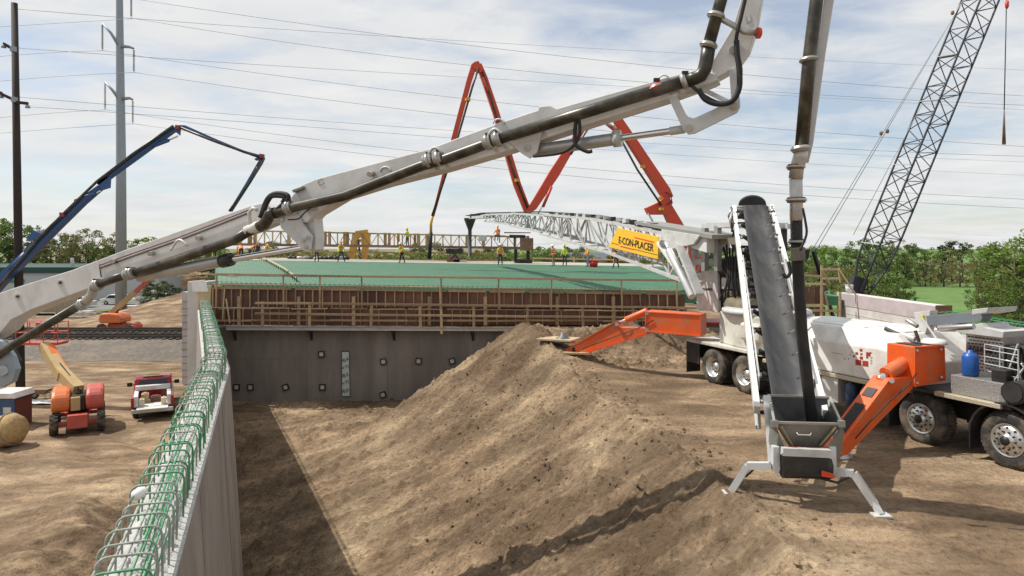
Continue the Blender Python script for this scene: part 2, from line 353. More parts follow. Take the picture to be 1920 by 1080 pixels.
# clods lying on the bank and pad
cb = MB(); rs = random.Random(5)
for i in range(1500):
    y = rs.uniform(7, 27); x = float(np.interp(y, CY, CX))+rs.uniform(-5, 1.2)
    if x < xwall(y)+1: continue
    r = rs.choice([.010, .012, .015, .018, .03, .05]); z = gz(x, y)+r*.3
    vs = [(x+r*rs.uniform(.7, 1.3)*a, y+r*rs.uniform(.7, 1.3)*b, z+r*rs.uniform(.6, 1.)*c) for a, b, c in ((1,0,0),(0,1,0),(-1,0,0),(0,-1,0),(0,0,1),(0,0,-1))]
    cb.add(vs, [(0,1,4),(1,2,4),(2,3,4),(3,0,4),(1,0,5),(2,1,5),(3,2,5),(0,3,5)])
tag(cb.build('soil_clods', DIRT, None, fix=False), 'loose clods of brown soil scattered over the bank', 'soil', kind='stuff')
# far sheets: grass, ballast, parking
GRASS = mat('grass', (.085, .17, .030), .9, 0, .3, .25, bump=.4, bscale=4, dirt=(.13, .17, .05), damt=.6, dscale=.12)
ROUGHG = mat('rough_grass', (.13, .145, .05), .95, 0, .35, .6, bump=.6, bscale=3, dirt=(.24, .19, .11), damt=.7, dscale=.3)
BALL = mat('ballast', (.13, .112, .094), .95, 0, .45, 3, bump=1., bscale=18, dirt=(.27, .205, .14), damt=.75, dscale=.5)
ASPH = mat('asphalt', (.17, .165, .16), .9, 0, .15, 1)
def sheet(name, pts, m, label, cat):
    me = bpy.data.meshes.new(name); n = len(pts); me.from_pydata(pts, [], [tuple(range(n))]); me.materials.append(m)
    o = bpy.data.objects.new(name, me); C.objects.link(o); return tag(o, label, cat, kind='structure')
sheet('grass_field', [(40, 72, -4.55), (4900, 72, -4.55), (4900, 5900, -4.2), (-10, 5900, -4.2), (-10, 110, -4.55)], GRASS, 'bright green mown field in front of the wood', 'field')
sheet('rough_grass', [(-4900, 92, -4.6), (-57, 92, -4.6), (-48, 106, -4.6), (-12, 114, -4.4), (-10.5, 5900, -4.2), (-4900, 5900, -4.2)], ROUGHG, 'rough patchy grass beyond the railway', 'grass')
sheet('parking_lot', [(-120, 96, -4.57), (-48, 96, -4.57), (-48, 122, -4.52), (-120, 122, -4.52)], ASPH, 'grey asphalt lot in front of the pale warehouse', 'parking lot')
# ballast bed with two tracks
b = MB(); prof = [(54.5, -4.93), (57.5, -4.35), (60.2, -4.0), (68.2, -4.0), (70.5, -4.93)]
xsb = np.linspace(-160, 160, 200)
vs = [(x, y+.2*math.sin(x*.7+y), z+(.03*math.sin(x*1.7+y*3))) for x in xsb for y, z in prof]; k = len(prof)
b.add(vs, [(i*k+j, (i+1)*k+j, (i+1)*k+j+1, i*k+j+1) for i in range(199) for j in range(k-1)], True)
tag(b.build('ballast_bed', BALL, None, fix=False), 'grey crushed stone ballast under the railway tracks', 'ballast', kind='structure')
RAILM = mat('rail_steel', (.10, .085, .075), .45, .6, .2, 2); TIE = mat('sleeper', (.10, .085, .07), .9, 0, .3, 3)
for yy, nm in ((61.6, 'nearer'), (66.2, 'farther')):
    t = thing('railway_track', 'dark steel railway track on the ballast, %s from the red pickup' % nm, 'railway track', (0, yy, -4), 'railway tracks')
    for s in (-.75, .75):
        b = MB().box((-150, yy+s-.035, -3.87), (150, yy+s+.035, -3.68)).box((-150, yy+s-.075, -3.89), (150, yy+s+.075, -3.86)); b.build('rail', RAILM, t)
    b = MB()
    for i in range(480):
        x = -150+i*.62; b.box((x, yy-1.3, -4.05), (x+.23, yy+1.3, -3.9))
    o = b.build('sleepers', TIE, t, fix=False); o['kind'] = 'stuff'
# ------------------------------------------------------------ bridge: abutment, deck, wing walls
def xleft(Y): return -14.4-.43*(Y-33)
def zd(X, Y): return 2.4+.018*(Y-33)-.016*(X+14.6)
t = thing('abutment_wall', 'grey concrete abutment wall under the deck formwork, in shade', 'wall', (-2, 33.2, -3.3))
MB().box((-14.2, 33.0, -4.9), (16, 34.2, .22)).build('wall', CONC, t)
for x in (-9.9, -6.0, -1.9, 2.2): bar('form_joint', (x, 32.996, -3.2), (x, 32.996, .2), .03, .012, CONC, t, up=(1, 0, 0))
bar('form_joint', (-14, 32.996, -1.25), (12, 32.996, -1.25), .012, .03, CONC, t)
PLATE = mat('plate_pale', (.45, .44, .42), .6)
for px, py in ((603, 664), (719, 678), (785, 677), (848, 677), (444, 726), (470, 726), (536, 726), (605, 726), (718, 740), (785, 737)):
    p = at(px, py, 32.98); a = random.uniform(-.35, .35); M = Matrix.Translation(p) @ Matrix.Rotation(a, 4, 'Y')
    o = MB().box((-.15, -.05, -.15), (.15, .02, .15), M).build('block_out', BLACK, t)
    MB().box((-.09, -.065, -.09), (.09, -.03, .09), M).build('plate', PLATE, o)
FOAM = mat('foam_strip', (.50, .55, .52), .6, 0, .1, 5); t2 = thing('insulation_strip', 'pale insulation strip with dark green lettering fixed upright on the abutment wall', 'insulation strip', at(648, 744, 32.95))
slab('panel', Pl((0, 32.93), (1, 0)), [(641, 660), (654, 660), (655.5, 743), (641.5, 743)], 0, .03, FOAM, t2)
slab('edge', Pl((0, 32.95), (1, 0)), [(640, 658.5), (655, 658.5), (656.5, 744), (640.5, 744)], 0, .015, BLACK, t2, 0)
LETG = mat('letter_green', (.02, .09, .05), .6)
for i, w_ in enumerate(('VEL-R', 'V-TJ', 'VEL-R', 'V-TJ', 'VEL-R')):
    y = 677+i*14.5; P_ = Pl((0, 32.915), (1, 0)); text('lettering', w_, P_.hit(642, y+3), P_.hit(654.5, y-2), (0, 0, .16), LETG, t2)
# deck
t = thing('bridge_deck', 'long bridge deck under construction carrying the green reinforcement', 'bridge deck', (0, 34, .3))
vs = []
for Y in (33.15, 46, 59, 66.5):
    for X in (xleft(Y), 0, 16): vs.append((X, Y, zd(X, Y)-.16))
n = len(vs); vs += [(x, y, z-.45) for x, y, z in vs]
fs = [(r*3+c, r*3+c+1, r*3+c+4, r*3+c+3) for r in range(3) for c in range(2)]
fs += [tuple(n+i for i in reversed(f)) for f in fs]+[(0, n, n+1, 1), (1, n+1, n+2, 2)]+[(r*3, r*3+3, n+r*3+3, n+r*3) for r in range(3)]+[(r*3+2, n+r*3+2, n+r*3+5, r*3+5) for r in range(3)]+[(9, 10, n+10, n+9), (10, 11, n+11, n+10)]
DECKF = mat('deck_form', (.06, .20, .105), .8, 0, .25, 2)
MB().add(vs, fs).build('slab', DECKF, t)
FRESH = mat('fresh_concrete', (.40, .36, .31), .6, 0, .12, 1.5)
vs = [(X, Y, zd(X, Y)+.02) for Y in (60.3, 66.4) for X in (xleft(Y)+.1, 15.8)]
MB().add(vs, [(0, 1, 3, 2)]).add([(-26, 60.3, zd(-26, 60)-.15), (15.8, 60.3, zd(15.8, 60)-.15), (15.8, 60.3, zd(15.8, 60.3)+.02), (-26, 60.3, zd(-26, 60.3)+.02)], [(0, 1, 2, 3)]).build('fresh_concrete', FRESH, t)
for x in (-12, -7, -2, 3, 8, 13): MB().box((x-.25, 34.3, .2), (x+.25, 66, 1.5)).build('girder', CONC, t)
# piers holding the far end (hidden from here, but the deck must stand on something)
MB().box((-28.5, 65.4, -4.9), (16, 66.3, 1.6)).build('far_abutment', CONC, t)
# green epoxy mat: hundreds of crossing bars, uncountable
GM = mat('mat_green', (.048, .142, .082), .55, 0, .18, 1.2, dirt=(.08, .18, .108), damt=.5, dscale=.8)
b = MB()
Y = 33.3
while Y < 60:
    xl_ = xleft(Y)+.2; b.add([(xl_, Y, zd(xl_, Y)), (15.6, Y, zd(15.6, Y)), (15.6, Y+.05, zd(15.6, Y)+.03), (xl_, Y+.05, zd(xl_, Y)+.03), (xl_, Y+.1, zd(xl_, Y)), (15.6, Y+.1, zd(15.6, Y))], [(0, 1, 2, 3), (3, 2, 5, 4)]); Y += .16
X = -14.2
while X < 15.6:
    f_ = (X-15.6)/(-14.2-15.6); X2 = X-f_*11.4
    b.add([(X, 33.3, zd(X, 33.3)+.02), (X+.03, 33.3, zd(X, 33.3)+.036), (X+.06, 33.3, zd(X, 33.3)+.02), (X2, 60, zd(X2, 60)+.02), (X2+.03, 60, zd(X2, 60)+.036), (X2+.06, 60, zd(X2, 60)+.02)], [(0, 1, 4, 3), (1, 2, 5, 4)]); X += .24
tag(b.build('rebar_mat', GM, None, fix=False), 'green coated reinforcement mat covering the bridge deck', 'reinforcement', kind='stuff')
# ------------------------------------------------------------ formwork on the deck edge
FP = Pl((0, 32.55), (1, 0))
t = thing('edge_formwork', 'brown plywood formwork with timber studs along the deck edge', 'formwork', (-3, 32.6, .2))
def yline(px, y0, y1): return y0+(px-400)/(1280-400)*(y1-y0)
for i in range(22):      # plywood panels, two tiers
    x0 = 396+i*40.4; x1 = x0+39.8
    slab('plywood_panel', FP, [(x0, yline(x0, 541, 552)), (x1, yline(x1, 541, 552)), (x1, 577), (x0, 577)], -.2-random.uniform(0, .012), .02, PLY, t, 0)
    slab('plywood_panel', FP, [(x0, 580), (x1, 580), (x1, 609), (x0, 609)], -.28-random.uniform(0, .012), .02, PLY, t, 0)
for i in range(52):
    x = 400+i*17.05+random.uniform(-1, 1); yt = yline(x, 541, 552)
    bar('stud', FP.hit(x, yt, -.13), FP.hit(x, 576, -.13), .045, .09, WOOD, t, up=(0, 1, 0))
    if i % 2 == 0 or random.random() < .6: bar('stud', FP.hit(x+4, 580, -.22), FP.hit(x+4, 609, -.22), .04, .09, WOOD, t, up=(0, 1, 0))
for x0 in range(400, 1275, 73):   # wide planks along the deck edge and lower walers
    x1 = min(x0+72.5, 1279)
    bar('edge_plank', FP.hit(x0, yline(x0, 533, 545), -.05), FP.hit(x1, yline(x1, 533, 545), -.05), .2, .05, WOOD, t)
    bar('edge_plank', FP.hit(x0+random.uniform(0, 9), yline(x0, 539, 551), -.06), FP.hit(x1, yline(x1, 539, 551), -.06), .06, .12, WOOD, t)
    bar('waler', FP.hit(x0, yline(x0, 577, 583)+random.uniform(-1, 1), .0), FP.hit(x1-random.uniform(0, 8), yline(x1, 577, 583), .0), .09, .05, WOODP if random.random() < .5 else WOOD, t)
    bar('waler', FP.hit(x0, 601+random.uniform(-1, 1), -.1), FP.hit(x1, 601, -.1), .05, .09, WOOD, t)
for x in (448, 560, 663, 805, 910, 1045, 1150): bar('stiff_post', FP.hit(x, 556, -.05), FP.hit(x, 610, -.05), .16, .06, WOOD, t, up=(0, 1, 0))
bar('loose_board', FP.hit(826, 540, .1), FP.hit(828, 626, .1), .12, .03, WOODP, t, up=(0, 1, 0))
for x0, y0, x1, y1 in ((421, 541, 417, 602), (424, 560, 431, 606), (936, 541, 937, 580)): bar('brace', FP.hit(x0, y0, .05), FP.hit(x1, y1, .05), .06, .03, WOODP, t, up=(0, 1, 0))
# steel ledger and walkway
t = thing('walkway', 'timber walkway on a long pale steel beam below the deck formwork', 'walkway', (-3, 32, .2))
MB().prism([FP.hit(424, 611, .1), FP.hit(1290, 617, .1), FP.hit(1290, 622, .1), FP.hit(424, 619, .1)], (0, .12, 0)).build('steel_beam', LGREY, t)
MB().prism([FP.hit(424, 611, .2), FP.hit(1290, 617, .2), FP.hit(1290, 617.8, .2), FP.hit(424, 611.8, .2)], (0, .3, 0)).build('top_flange', LGREY, t)
for x0 in range(428, 1280, 62): bar('deck_plank', FP.hit(x0, yline(x0, 610, 616), -.15), FP.hit(x0+61, yline(x0+61, 610, 616), -.15), .6, .04, WOODP if random.random() < .4 else WOOD, t)
for x in (437, 580, 735, 883, 1005, 1130):
    o = MB().bar(FP.hit(x, 620, -.1), FP.hit(x+4, 638, -.42), .06).bar(FP.hit(x+5, 619, -.42), FP.hit(x+5, 638, -.42), .06).bar(FP.hit(x-5, 619.5, 0), FP.hit(x+6, 619.5, -.4), .05).build('bracket', BLACK, t)
def rail_thing(name, label, posts, ytop, ybot, rails, off, wid=.10):
    t = thing(name, label, 'railing', FP.hit(posts[0], ybot(posts[0]), off))
    for x in posts: bar('post', FP.hit(x, ytop(x)-1.5, off), FP.hit(x+random.uniform(-1.5, 1.5), ybot(x), off), wid, .05, WOOD, t, up=(0, 1, 0))
    xs_ = [posts[0]-14]+posts[1::2]+[posts[-1]+40]
    for rf in rails:
        for a, c in zip(xs_[:-1], xs_[1:]): bar('rail', FP.hit(a, rf(a)+random.uniform(-.5, .5), off+.05), FP.hit(c, rf(c)+random.uniform(-.5, .5), off+.05), .04, .10, WOOD, t)
rail_thing('upper_guard_rail', 'upper timber guard rail standing at the green deck edge', [406, 531, 600, 678, 827, 935, 1034, 1165, 1269],
           lambda x: yline(x, 514, 526), lambda x: yline(x, 576, 584), [lambda x: yline(x, 514.5, 526)], .12, .07)
rail_thing('lower_guard_rail', 'lower timber guard rail with two planks along the walkway', [492, 581, 697, 787, 888, 989, 1092, 1187, 1285],
           lambda x: yline(x, 566, 579), lambda x: yline(x, 611, 616), [lambda x: yline(x, 567, 577), lambda x: yline(x, 587, 596)], .45, .13)
# ------------------------------------------------------------ left wing wall with reinforcement hoops
ZT = 1.1
def sect(Y, extra=0):
    i = 0 if Y < 17.07 else 1
    X = float(xwall(Y)); dx, dy = ((.3449, -.9386), (.4237, -.9058))[i]
    n = Vector((-dy, dx, 0)); return Vector((X, Y, 0)), n
t = thing('wing_wall', 'long concrete wing wall with rough unfinished top and green bar hoops', 'wall', (-7.3, 17, -4.9))
b = MB(); ring = []
for Y in (3.2, 6.24, 10, 13.5, 17.07, 22, 28, 33.3):
    p, n = sect(Y); ring.append([p+Vector((0, 0, ZT)), p-n*.62+Vector((0, 0, ZT)), p-n*.75+Vector((0, 0, -5.1)), p+n*.36+Vector((0, 0, -5.1))])
vs = [q for r in ring for q in r]; m = len(ring)
b.add(vs, [(i*4+j, i*4+(j+1) % 4, i*4+4+(j+1) % 4, i*4+4+j) for i in range(m-1) for j in range(4) if j != 0]+[(0, 1, 2, 3), tuple((m-1)*4+j for j in (3, 2, 1, 0))])
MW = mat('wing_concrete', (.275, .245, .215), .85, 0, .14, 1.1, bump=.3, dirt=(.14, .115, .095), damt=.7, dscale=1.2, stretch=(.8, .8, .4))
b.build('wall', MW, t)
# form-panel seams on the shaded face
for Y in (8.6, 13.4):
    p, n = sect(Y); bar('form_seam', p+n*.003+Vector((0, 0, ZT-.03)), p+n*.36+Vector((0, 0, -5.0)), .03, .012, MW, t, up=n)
# rough top, relief built in
gx = 9; ysr = np.arange(3.2, 33.2, .075); vs = []
for Y in ysr:
    p, n = sect(Y)
    for k in range(gx):
        q = p-n*(.62*k/(gx-1)); h = 0 if k in (0, gx-1) else .035+.05*random.random()
        vs.append((q.x, q.y, ZT+.002+h*(.35 if k in (1, gx-2) else 1)))
b = MB().add(vs, [(i*gx+j, i*gx+j+1, (i+1)*gx+j+1, (i+1)*gx+j) for i in range(len(ysr)-1) for j in range(gx-1)], False); b.build('rough_top', CTOP, t, fix=True)
# hoops
def hoop_mesh(m, nm, w=.44, h=.52, r=.0105):
    pts = [(-w/2, 0, -.1), (-w/2, 0, h-.09)]+[(-w/2+.09-.09*math.cos(a), 0, h-.09+.09*math.sin(a)) for a in (.4, .8, 1.2)]+[(-w/2+.09, 0, h), (w/2-.09, 0, h)]+[(w/2-.09+.09*math.sin(a), 0, h-.09+.09*math.cos(a)) for a in (.4, .8, 1.2)]+[(w/2, 0, h-.09), (w/2, 0, -.1)]
    b = MB().tube(pts, r, 6); me = bpy.data.meshes.new(nm); me.from_pydata(b.v, [], b.f); me.polygons.foreach_set('use_smooth', b.sm); me.materials.append(m); return me
H1 = hoop_mesh(REBARG, 'hoop'); H2 = hoop_mesh(REBARD, 'hoop_splashed'); H3 = hoop_mesh(REBARG, 'hoop_small', .40, .47)
Y = 3.6; i = 0
while Y < 33:
    p, n = sect(Y); a = math.atan2(n.y, n.x)
    o = bpy.data.objects.new('hoop', H2 if random.random() < .45 else (H3 if i % 3 == 1 else H1)); q = p-n*(.31+random.uniform(-.02, .02))
    o.matrix_basis = Matrix.Translation((q.x, q.y, ZT)) @ Matrix.Rotation(a, 4, 'Z') @ Matrix.Rotation(random.uniform(-.08, .08), 4, 'X') @ Matrix.Rotation(random.uniform(-.04, .04), 4, 'Y'); link(o, t)
    Y += .285*(1 if Y < 17 else .95); i += 1
for off, h in ((.12, .43), (.50, .43), (.12, .2), (.50, .2), (.3, .5), (.2, .5), (.4, .47)):
    pts = [sect(Y)[0]-sect(Y)[1]*(off+random.uniform(-.015, .015))+Vector((0, 0, ZT+h+random.uniform(-.01, .01))) for Y in (3.3, 8, 12, 17.07, 22, 28, 33)]
    MB().tube(pts, .010, 6).build('longitudinal_bar', REBARG if off < .3 else REBARD, t)
for k in range(4):     # loose bars lying among the hoops
    Y0 = 5.5+k*.5; p0, n0 = sect(Y0); p1, n1 = sect(Y0+3.4); MB().tube([p0-n0*(.2+.06*k)+Vector((0, 0, ZT+.12)), p1-n1*(.25+.05*k)+Vector((0, 0, ZT+.3))], .010, 6).build('loose_bar', REBARG, t)
p = at(262, 925, 6.9); MB().lathe([(0, -.06), (.05, -.06), (.06, .02), (.045, .06), (0, .065)], Matrix.Translation(p) @ Matrix.Rotation(1.1, 4, 'Y'), 12).build('rag', mat('rag_white', (.75, .75, .73), .8), t)
# pilaster at the far end
t = thing('end_pilaster', 'white concrete pilaster with a tan cap at the far end of the wing wall', 'pilaster', (-15.4, 34, -4.9))
MB().box((-15.95, 33.55, -4.9), (-15.0, 34.9, 2.45)).build('shaft', CONCL, t, .02)
MB().box((-15.35, 33.36, .95), (-14.72, 33.54, 2.25)).build('face_board', WOODP, t)
slab('top_sheet', Pl((0, 33.34), (1, 0)), [(359, 527), (383, 525), (391, 547), (361, 547)], .02, .05, mat('sheet_white', (.78, .78, .76), .6), t)
# second block wall standing left of it
t = thing('block_wall', 'narrow pale block wall behind the pilaster beside the sand slope', 'wall', (-21, 45, -4.9))
MB().box((-21.75, 45, -4.9), (-21.25, 47, 1.2)).build('wall', CONCL, t)
for z in np.arange(-4.4, .8, .45): bar('course_joint', (-21.76, 44.99, z), (-21.24, 44.99, z), .02, .03, CONC, t)
# right wing wall
t = thing('right_wing_wall', 'pale concrete wing wall right of the deck, board marked, behind the white truck body', 'wall', (18, 32, -.2))
a_, b_ = Vector((16.15, 33.9, 1.9)), Vector((16.15, 26.0, 1.9))
MB().prism([a_, b_, (b_.x, b_.y, -.5), (a_.x, a_.y, -.5)], (.55, 0, 0)).build('wall', CONCL, t, .01)
PINKC = mat('concrete_pinkish', (.46, .40, .41), .8, 0, .12, 2, dirt=(.36, .30, .31), damt=.6)
MB().prism([a_+Vector((-.02, 0, -.02)), b_+Vector((-.02, .02, -.02)), b_+Vector((-.02, .02, -.6)), a_+Vector((-.02, 0, -.6))], (.015, 0, 0)).build('upper_lift', PINKC, t)
for dz in (.95, 1.3, 1.65): bar('board_joint', a_+Vector((-.006, 0, -dz)), b_+Vector((-.006, 0, -dz)), .02, .02, CONCL, t)
MB().prism([b_+Vector((-.03, -.06, .02)), b_+Vector((.58, -.06, .02)), b_+Vector((.58, -.06, -1.6)), b_+Vector((-.03, -.06, -1.6))], (0, .05, 0)).build('end_board', mat('board_brown', (.16, .075, .04), .7), t)
t = thing('rebar_row', 'row of green bar hoops on the low wall right of the pale wing wall', 'reinforcement', (16.4, 22, 0))
for i in range(26):
    o = bpy.data.objects.new('hoop', H1); o.matrix_basis = Matrix.Translation((b_.x+.3, 25.8-i*.3, 1.0)) @ Matrix.Rotation(random.uniform(-.1, .1), 4, 'Z') @ Matrix.Scale(1.35, 4); link(o, t)
for dz in (.0, .35, .72): MB().tube([(b_.x, 25.9, 1.02+dz*.9), (b_.x, 18, 1.02+dz*.9)], .014, 6).build('longitudinal_bar', REBARG, t)
MB().box((b_.x-.1, 17.5, -.5), (b_.x+.6, 25.9, 1.0)).build('low_wall', CONCL, t)
# right end formwork scaffold
t = thing('end_scaffold', 'timber scaffold and formwork at the right end of the deck', 'scaffold', (14.5, 33, -.2))
R_ = Pl((0, 32.2), (1, 0))
for x0, y0, x1, y1, w_ in ((1541, 497, 1541, 620, .10), (1575, 548, 1575, 608, .10), (1572, 502, 1576, 530, .07), (1507, 515, 1507, 610, .08)): bar('post', R_.hit(x0, y0), R_.hit(x1, y1), w_, .06, WOODP, t, up=(0, 1, 0))
for x0, y0, x1, y1 in ((1480, 514, 1541, 518), (1470, 530, 1548, 533), (1541, 505, 1575, 505), (1518, 582, 1577, 583), (1525, 600, 1577, 602), (1470, 572, 1545, 572), (1541, 522, 1572, 522)): bar('rail', R_.hit(x0, y0, .08), R_.hit(x1, y1, .08), .04, .1, WOODP, t)
bar('brace', R_.hit(1573, 505, .1), R_.hit(1604, 552, .1), .08, .06, WOODP, t); bar('brace', R_.hit(1547, 548, .1), R_.hit(1560, 608, .1), .05, .05, WOOD, t); bar('brace', R_.hit(1542, 506, .1), R_.hit(1556, 533, .1), .05, .05, WOOD, t)
for i in range(7): slab('plywood_panel', R_, [(1476+i*10.3, 537), (1485.6+i*10.3, 537), (1485.6+i*10.3, 572), (1476+i*10.3, 572)], -.3-random.random()*.02, .02, PLY, t, 0)
for i in range(7): slab('plywood_panel', R_, [(1476+i*10.3, 575), (1485.6+i*10.3, 575), (1485.6+i*10.3, 612), (1476+i*10.3, 612)], -.34-random.random()*.02, .02, PLY, t, 0)
t = thing('bucket', 'white plastic bucket standing on the pale wing wall top', 'bucket', R_.hit(1582, 549))
MB().lathe([(0, 0), (.15, 0), (.18, .4), (.165, .4), (.14, .03), (0, .03)], Matrix.Translation((16.4, 33.2, 1.91)), 16).build('shell', mat('bucket_white', (.6, .62, .66), .5), t)
MB().lathe([(.186, .36), (.195, .37), (.195, .4), (.186, .4)], Matrix.Translation((16.4, 33.2, 1.91)), 16).build('rim', mat('bucket_white', (.6, .62, .66), .5), t)
# things at the left deck corner
t = thing('lumber_pile', 'heap of pale timber offcuts on the deck corner beside the pilaster', 'lumber', at(362, 520, 34.5))
for i in range(14):
    p = at(345+random.uniform(0, 36), 512+random.uniform(0, 12), 34.4+random.uniform(0, .6)); a = random.uniform(-.6, .6); v = Vector((math.cos(a), math.sin(a), random.uniform(-.2, .2)))*random.uniform(.25, .6)
    bar('offcut', p-v, p+v, .1, .06, WOODP, t)
bar('offcut', at(380, 513, 34), at(446, 519, 34), .12, .05, WOODP, t)
bar('support', at(352, 522, 34.8), at(352, 540, 34.8), .5, .4, WOOD, t); bar('support', at(345, 526, 34.3), at(385, 526, 34.3), .5, .06, RUST, t)
t = thing('screed_rail', 'pale screed rail on little chairs lying across the green mat', 'screed rail', (-12, 45, 2.6))
pts = [on(470, 491, 2.62), on(505, 502, 2.55), on(532, 513, 2.5), on(556, 527, 2.45)]
pts = [Vector((p.x, p.y, zd(p.x, p.y)+.28)) for p in pts]
for a, c in zip(pts[:-1], pts[1:]): bar('pipe', a, c, .07, .07, WOODP, t)
for k in range(24):
    f = k/23*(len(pts)-1); i = min(int(f), 2); p = pts[i].lerp(pts[i+1], f-i); bar('chair', p, p-Vector((0, 0, .27)), .03, .03, BLACK, t)
# ------------------------------------------------------------ grey concrete boom
BM = Pl((4.8, 11.0), (1, -.40))
T = thing('concrete_boom', 'light grey folding concrete boom with dark delivery pipe reaching over the sand bank', 'concrete boom', BM.hit(-40, 700))
tc0 = .44
slab('boom_section', BM, [(-60, 570), (29, 539), (133, 507), (233, 469), (360, 424), (470, 385), (497, 379), (512, 392), (505, 418), (470, 433), (360, 469), (235, 512), (155, 545), (60, 580), (20, 600), (2, 622), (-60, 660)], .24, .48, GREY, T, .02)
slab('boom_section', BM, [(532, 392), (548, 366), (565, 347), (593, 335), (800, 280), (938, 229), (1008, 206), (1011, 199), (1030, 197), (1043, 203), (1281, 136), (1315, 130), (1342, 138), (1348, 150), (1330, 158), (1250, 187), (1080, 241), (955, 282), (830, 319), (720, 347), (640, 372), (590, 402), (575, 418), (548, 415)], .20, .40, GREY, T, .02)
slab('boom_section', BM, [(1337, 150), (1332, 120), (1374, 50), (1389, 0), (1462, -300), (1500, -300), (1428, 0), (1420, 50), (1405, 93), (1382, 125)], .17, .34, GREY, T, .015)
slab('boom_section', BM, [(1602, -300), (1626, -300), (1564, 0), (1548, 101), (1533, 210), (1525, 268), (1517, 302), (1511, 302), (1517, 233), (1531, 109), (1545, 0)], .12, .26, GREY, T, .01)
MB().prism([BM.hit(x, y, .13) for x, y in ((1455, -300), (1520, -330), (1620, -330), (1632, -290), (1590, -270), (1500, -270))], -BM.n*.26).build('tip_joint', GREY, T, .01)
slab('boom_joint', BM, [(-60, 612), (4, 640), (22, 668), (30, 692), (22, 716), (2, 727), (-60, 715)], .30, .14, GALV, T, .01)
slab('boom_joint', BM, [(-60, 650), (0, 655), (14, 680), (10, 700), (-6, 712), (-60, 715)], .12, .4, BLACK, T, .01)
MB().tube([BM.hit(4, 695, .40), BM.hit(4, 695, .26)], .13, 16).build('pin', STEEL, T)
slab('lever_plate', BM, [(520, 404), (527, 428), (553, 453), (568, 470), (576, 472), (581, 467), (584, 443), (566, 418), (560, 400)], .26, .06, GREY, T, .006)
slab('lever_plate', BM, [(553, 412), (587, 396), (592, 445), (591, 468), (581, 473), (572, 470)], .10, .30, GREY, T, .006)
for x, y in ((573, 463), (578, 446), (528, 412), (568, 450)): MB().tube([BM.hit(x, y, .31), BM.hit(x, y, .2)], .045, 12).build('pin', COUPL, T)
slab('cylinder_bracket', BM, [(954, 266), (1018, 243), (1006, 286), (993, 297), (978, 288)], .24, .05, GREY, T, .006)
slab('cylinder_bracket', BM, [(954, 266), (1018, 243), (1006, 286), (993, 297), (978, 288)], -.12, .05, GREY, T, .006)
slab('link_plate', BM, [(1253, 183), (1269, 179), (1286, 214), (1291, 219), (1300, 222), (1338, 205), (1364, 190), (1372, 184), (1386, 190), (1388, 200), (1382, 211), (1303, 250), (1290, 252), (1281, 243), (1276, 233)], .25, .05, LGREY, T, .005)
slab('link_plate', BM, [(1253, 183), (1269, 179), (1286, 214), (1291, 219), (1300, 222), (1338, 205), (1364, 190), (1372, 184), (1386, 190), (1388, 200), (1382, 211), (1303, 250), (1290, 252), (1281, 243), (1276, 233)], -.18, .05, LGREY, T, .005)
slab('link_bar', BM, [(1367, 130), (1381, 126), (1388, 197), (1372, 200)], .20, .05, LGREY, T, .005)
slab('link_bar', BM, [(1284, 170), (1325, 166), (1366, 186), (1362, 193), (1322, 174), (1288, 177)], .18, .05, LGREY, T, .005)
for x, y in ((1292, 240), (1376, 199), (1374, 93), (988, 277)): MB().tube([BM.hit(x, y, .29), BM.hit(x, y, .15)], .06, 14).build('pin', COUPL, T)
def cyl(name, p, q, d, m): return rod(name, p, q, d, m, T)
SILV = mat('cylinder_grey', (.42, .42, .41), .3, .4, .1, 3, dirt=(.2, .19, .17), damt=.4)
cyl('cylinder_barrel', BM.hit(262, 519, .02), BM.hit(424, 488, .02), .27, SILV); cyl('cylinder_collar', BM.hit(416, 490, .02), BM.hit(434, 486, .02), .31, BLACK); cyl('cylinder_rod', BM.hit(430, 487, .02), BM.hit(572, 464, .02), .145, CHROME)
cyl('cylinder_barrel', BM.hit(995, 283, .02), BM.hit(1158, 260, .02), .23, SILV); cyl('cylinder_collar', BM.hit(1150, 261, .02), BM.hit(1165, 259, .02), .30, LGREY); cyl('cylinder_rod', BM.hit(1163, 259, .02), BM.hit(1284, 242, .02), .12, CHROME)
cyl('cylinder_cap', BM.hit(1256, 246, .02), BM.hit(1284, 242, .02), .15, LGREY)
# delivery pipe, segment by segment
PD = .205
def path(name, pts, d, m, off=.36, n=14):
    P = [BM.hit(p[0], p[1], p[2] if len(p) > 2 else off) for p in pts]; return MB().tube(P, d/2, n).build(name, m, T)
path('delivery_pipe', [(-40, 690), (10, 656), (150, 572)], PD, PIPE)
path('pipe_elbow', [(150, 572), (163, 563), (173, 552), (175, 541), (184, 533)], PD*1.08, COUPL)
path('delivery_pipe', [(182, 534), (240, 514)], PD*.95, PIPE)
path('delivery_pipe', [(240, 515), (300, 498, .2), (360, 478, .2), (440, 450, .25), (470, 432)], PD, PIPE)
path('pipe_sleeve', [(462, 433), (492, 420)], PD*1.04, WHITE)
path('pipe_elbow', [(486, 425), (496, 420), (502, 410), (505, 402), (516, 399)], PD*1.2, PIPE)
path('delivery_pipe', [(510, 401), (550, 389), (647, 367), (713, 341), (790, 311), (833, 299), (904, 273), (924, 265)], PD, PIPE)
path('delivery_pipe', [(924, 264), (1290, 151)], PD*1.05, PIPE)
path('pipe_elbow', [(1288, 152), (1302, 147), (1314, 142), (1321, 130), (1325, 112), (1329, 84)], PD*1.12, PIPE)
path('delivery_pipe', [(1329, 84), (1352, 0), (1420, -240)], PD, PIPE)
path('delivery_pipe', [(1590, -260, .3), (1531, 0, .3), (1517, 114, .28), (1503, 276, .24)], PD, PIPE)
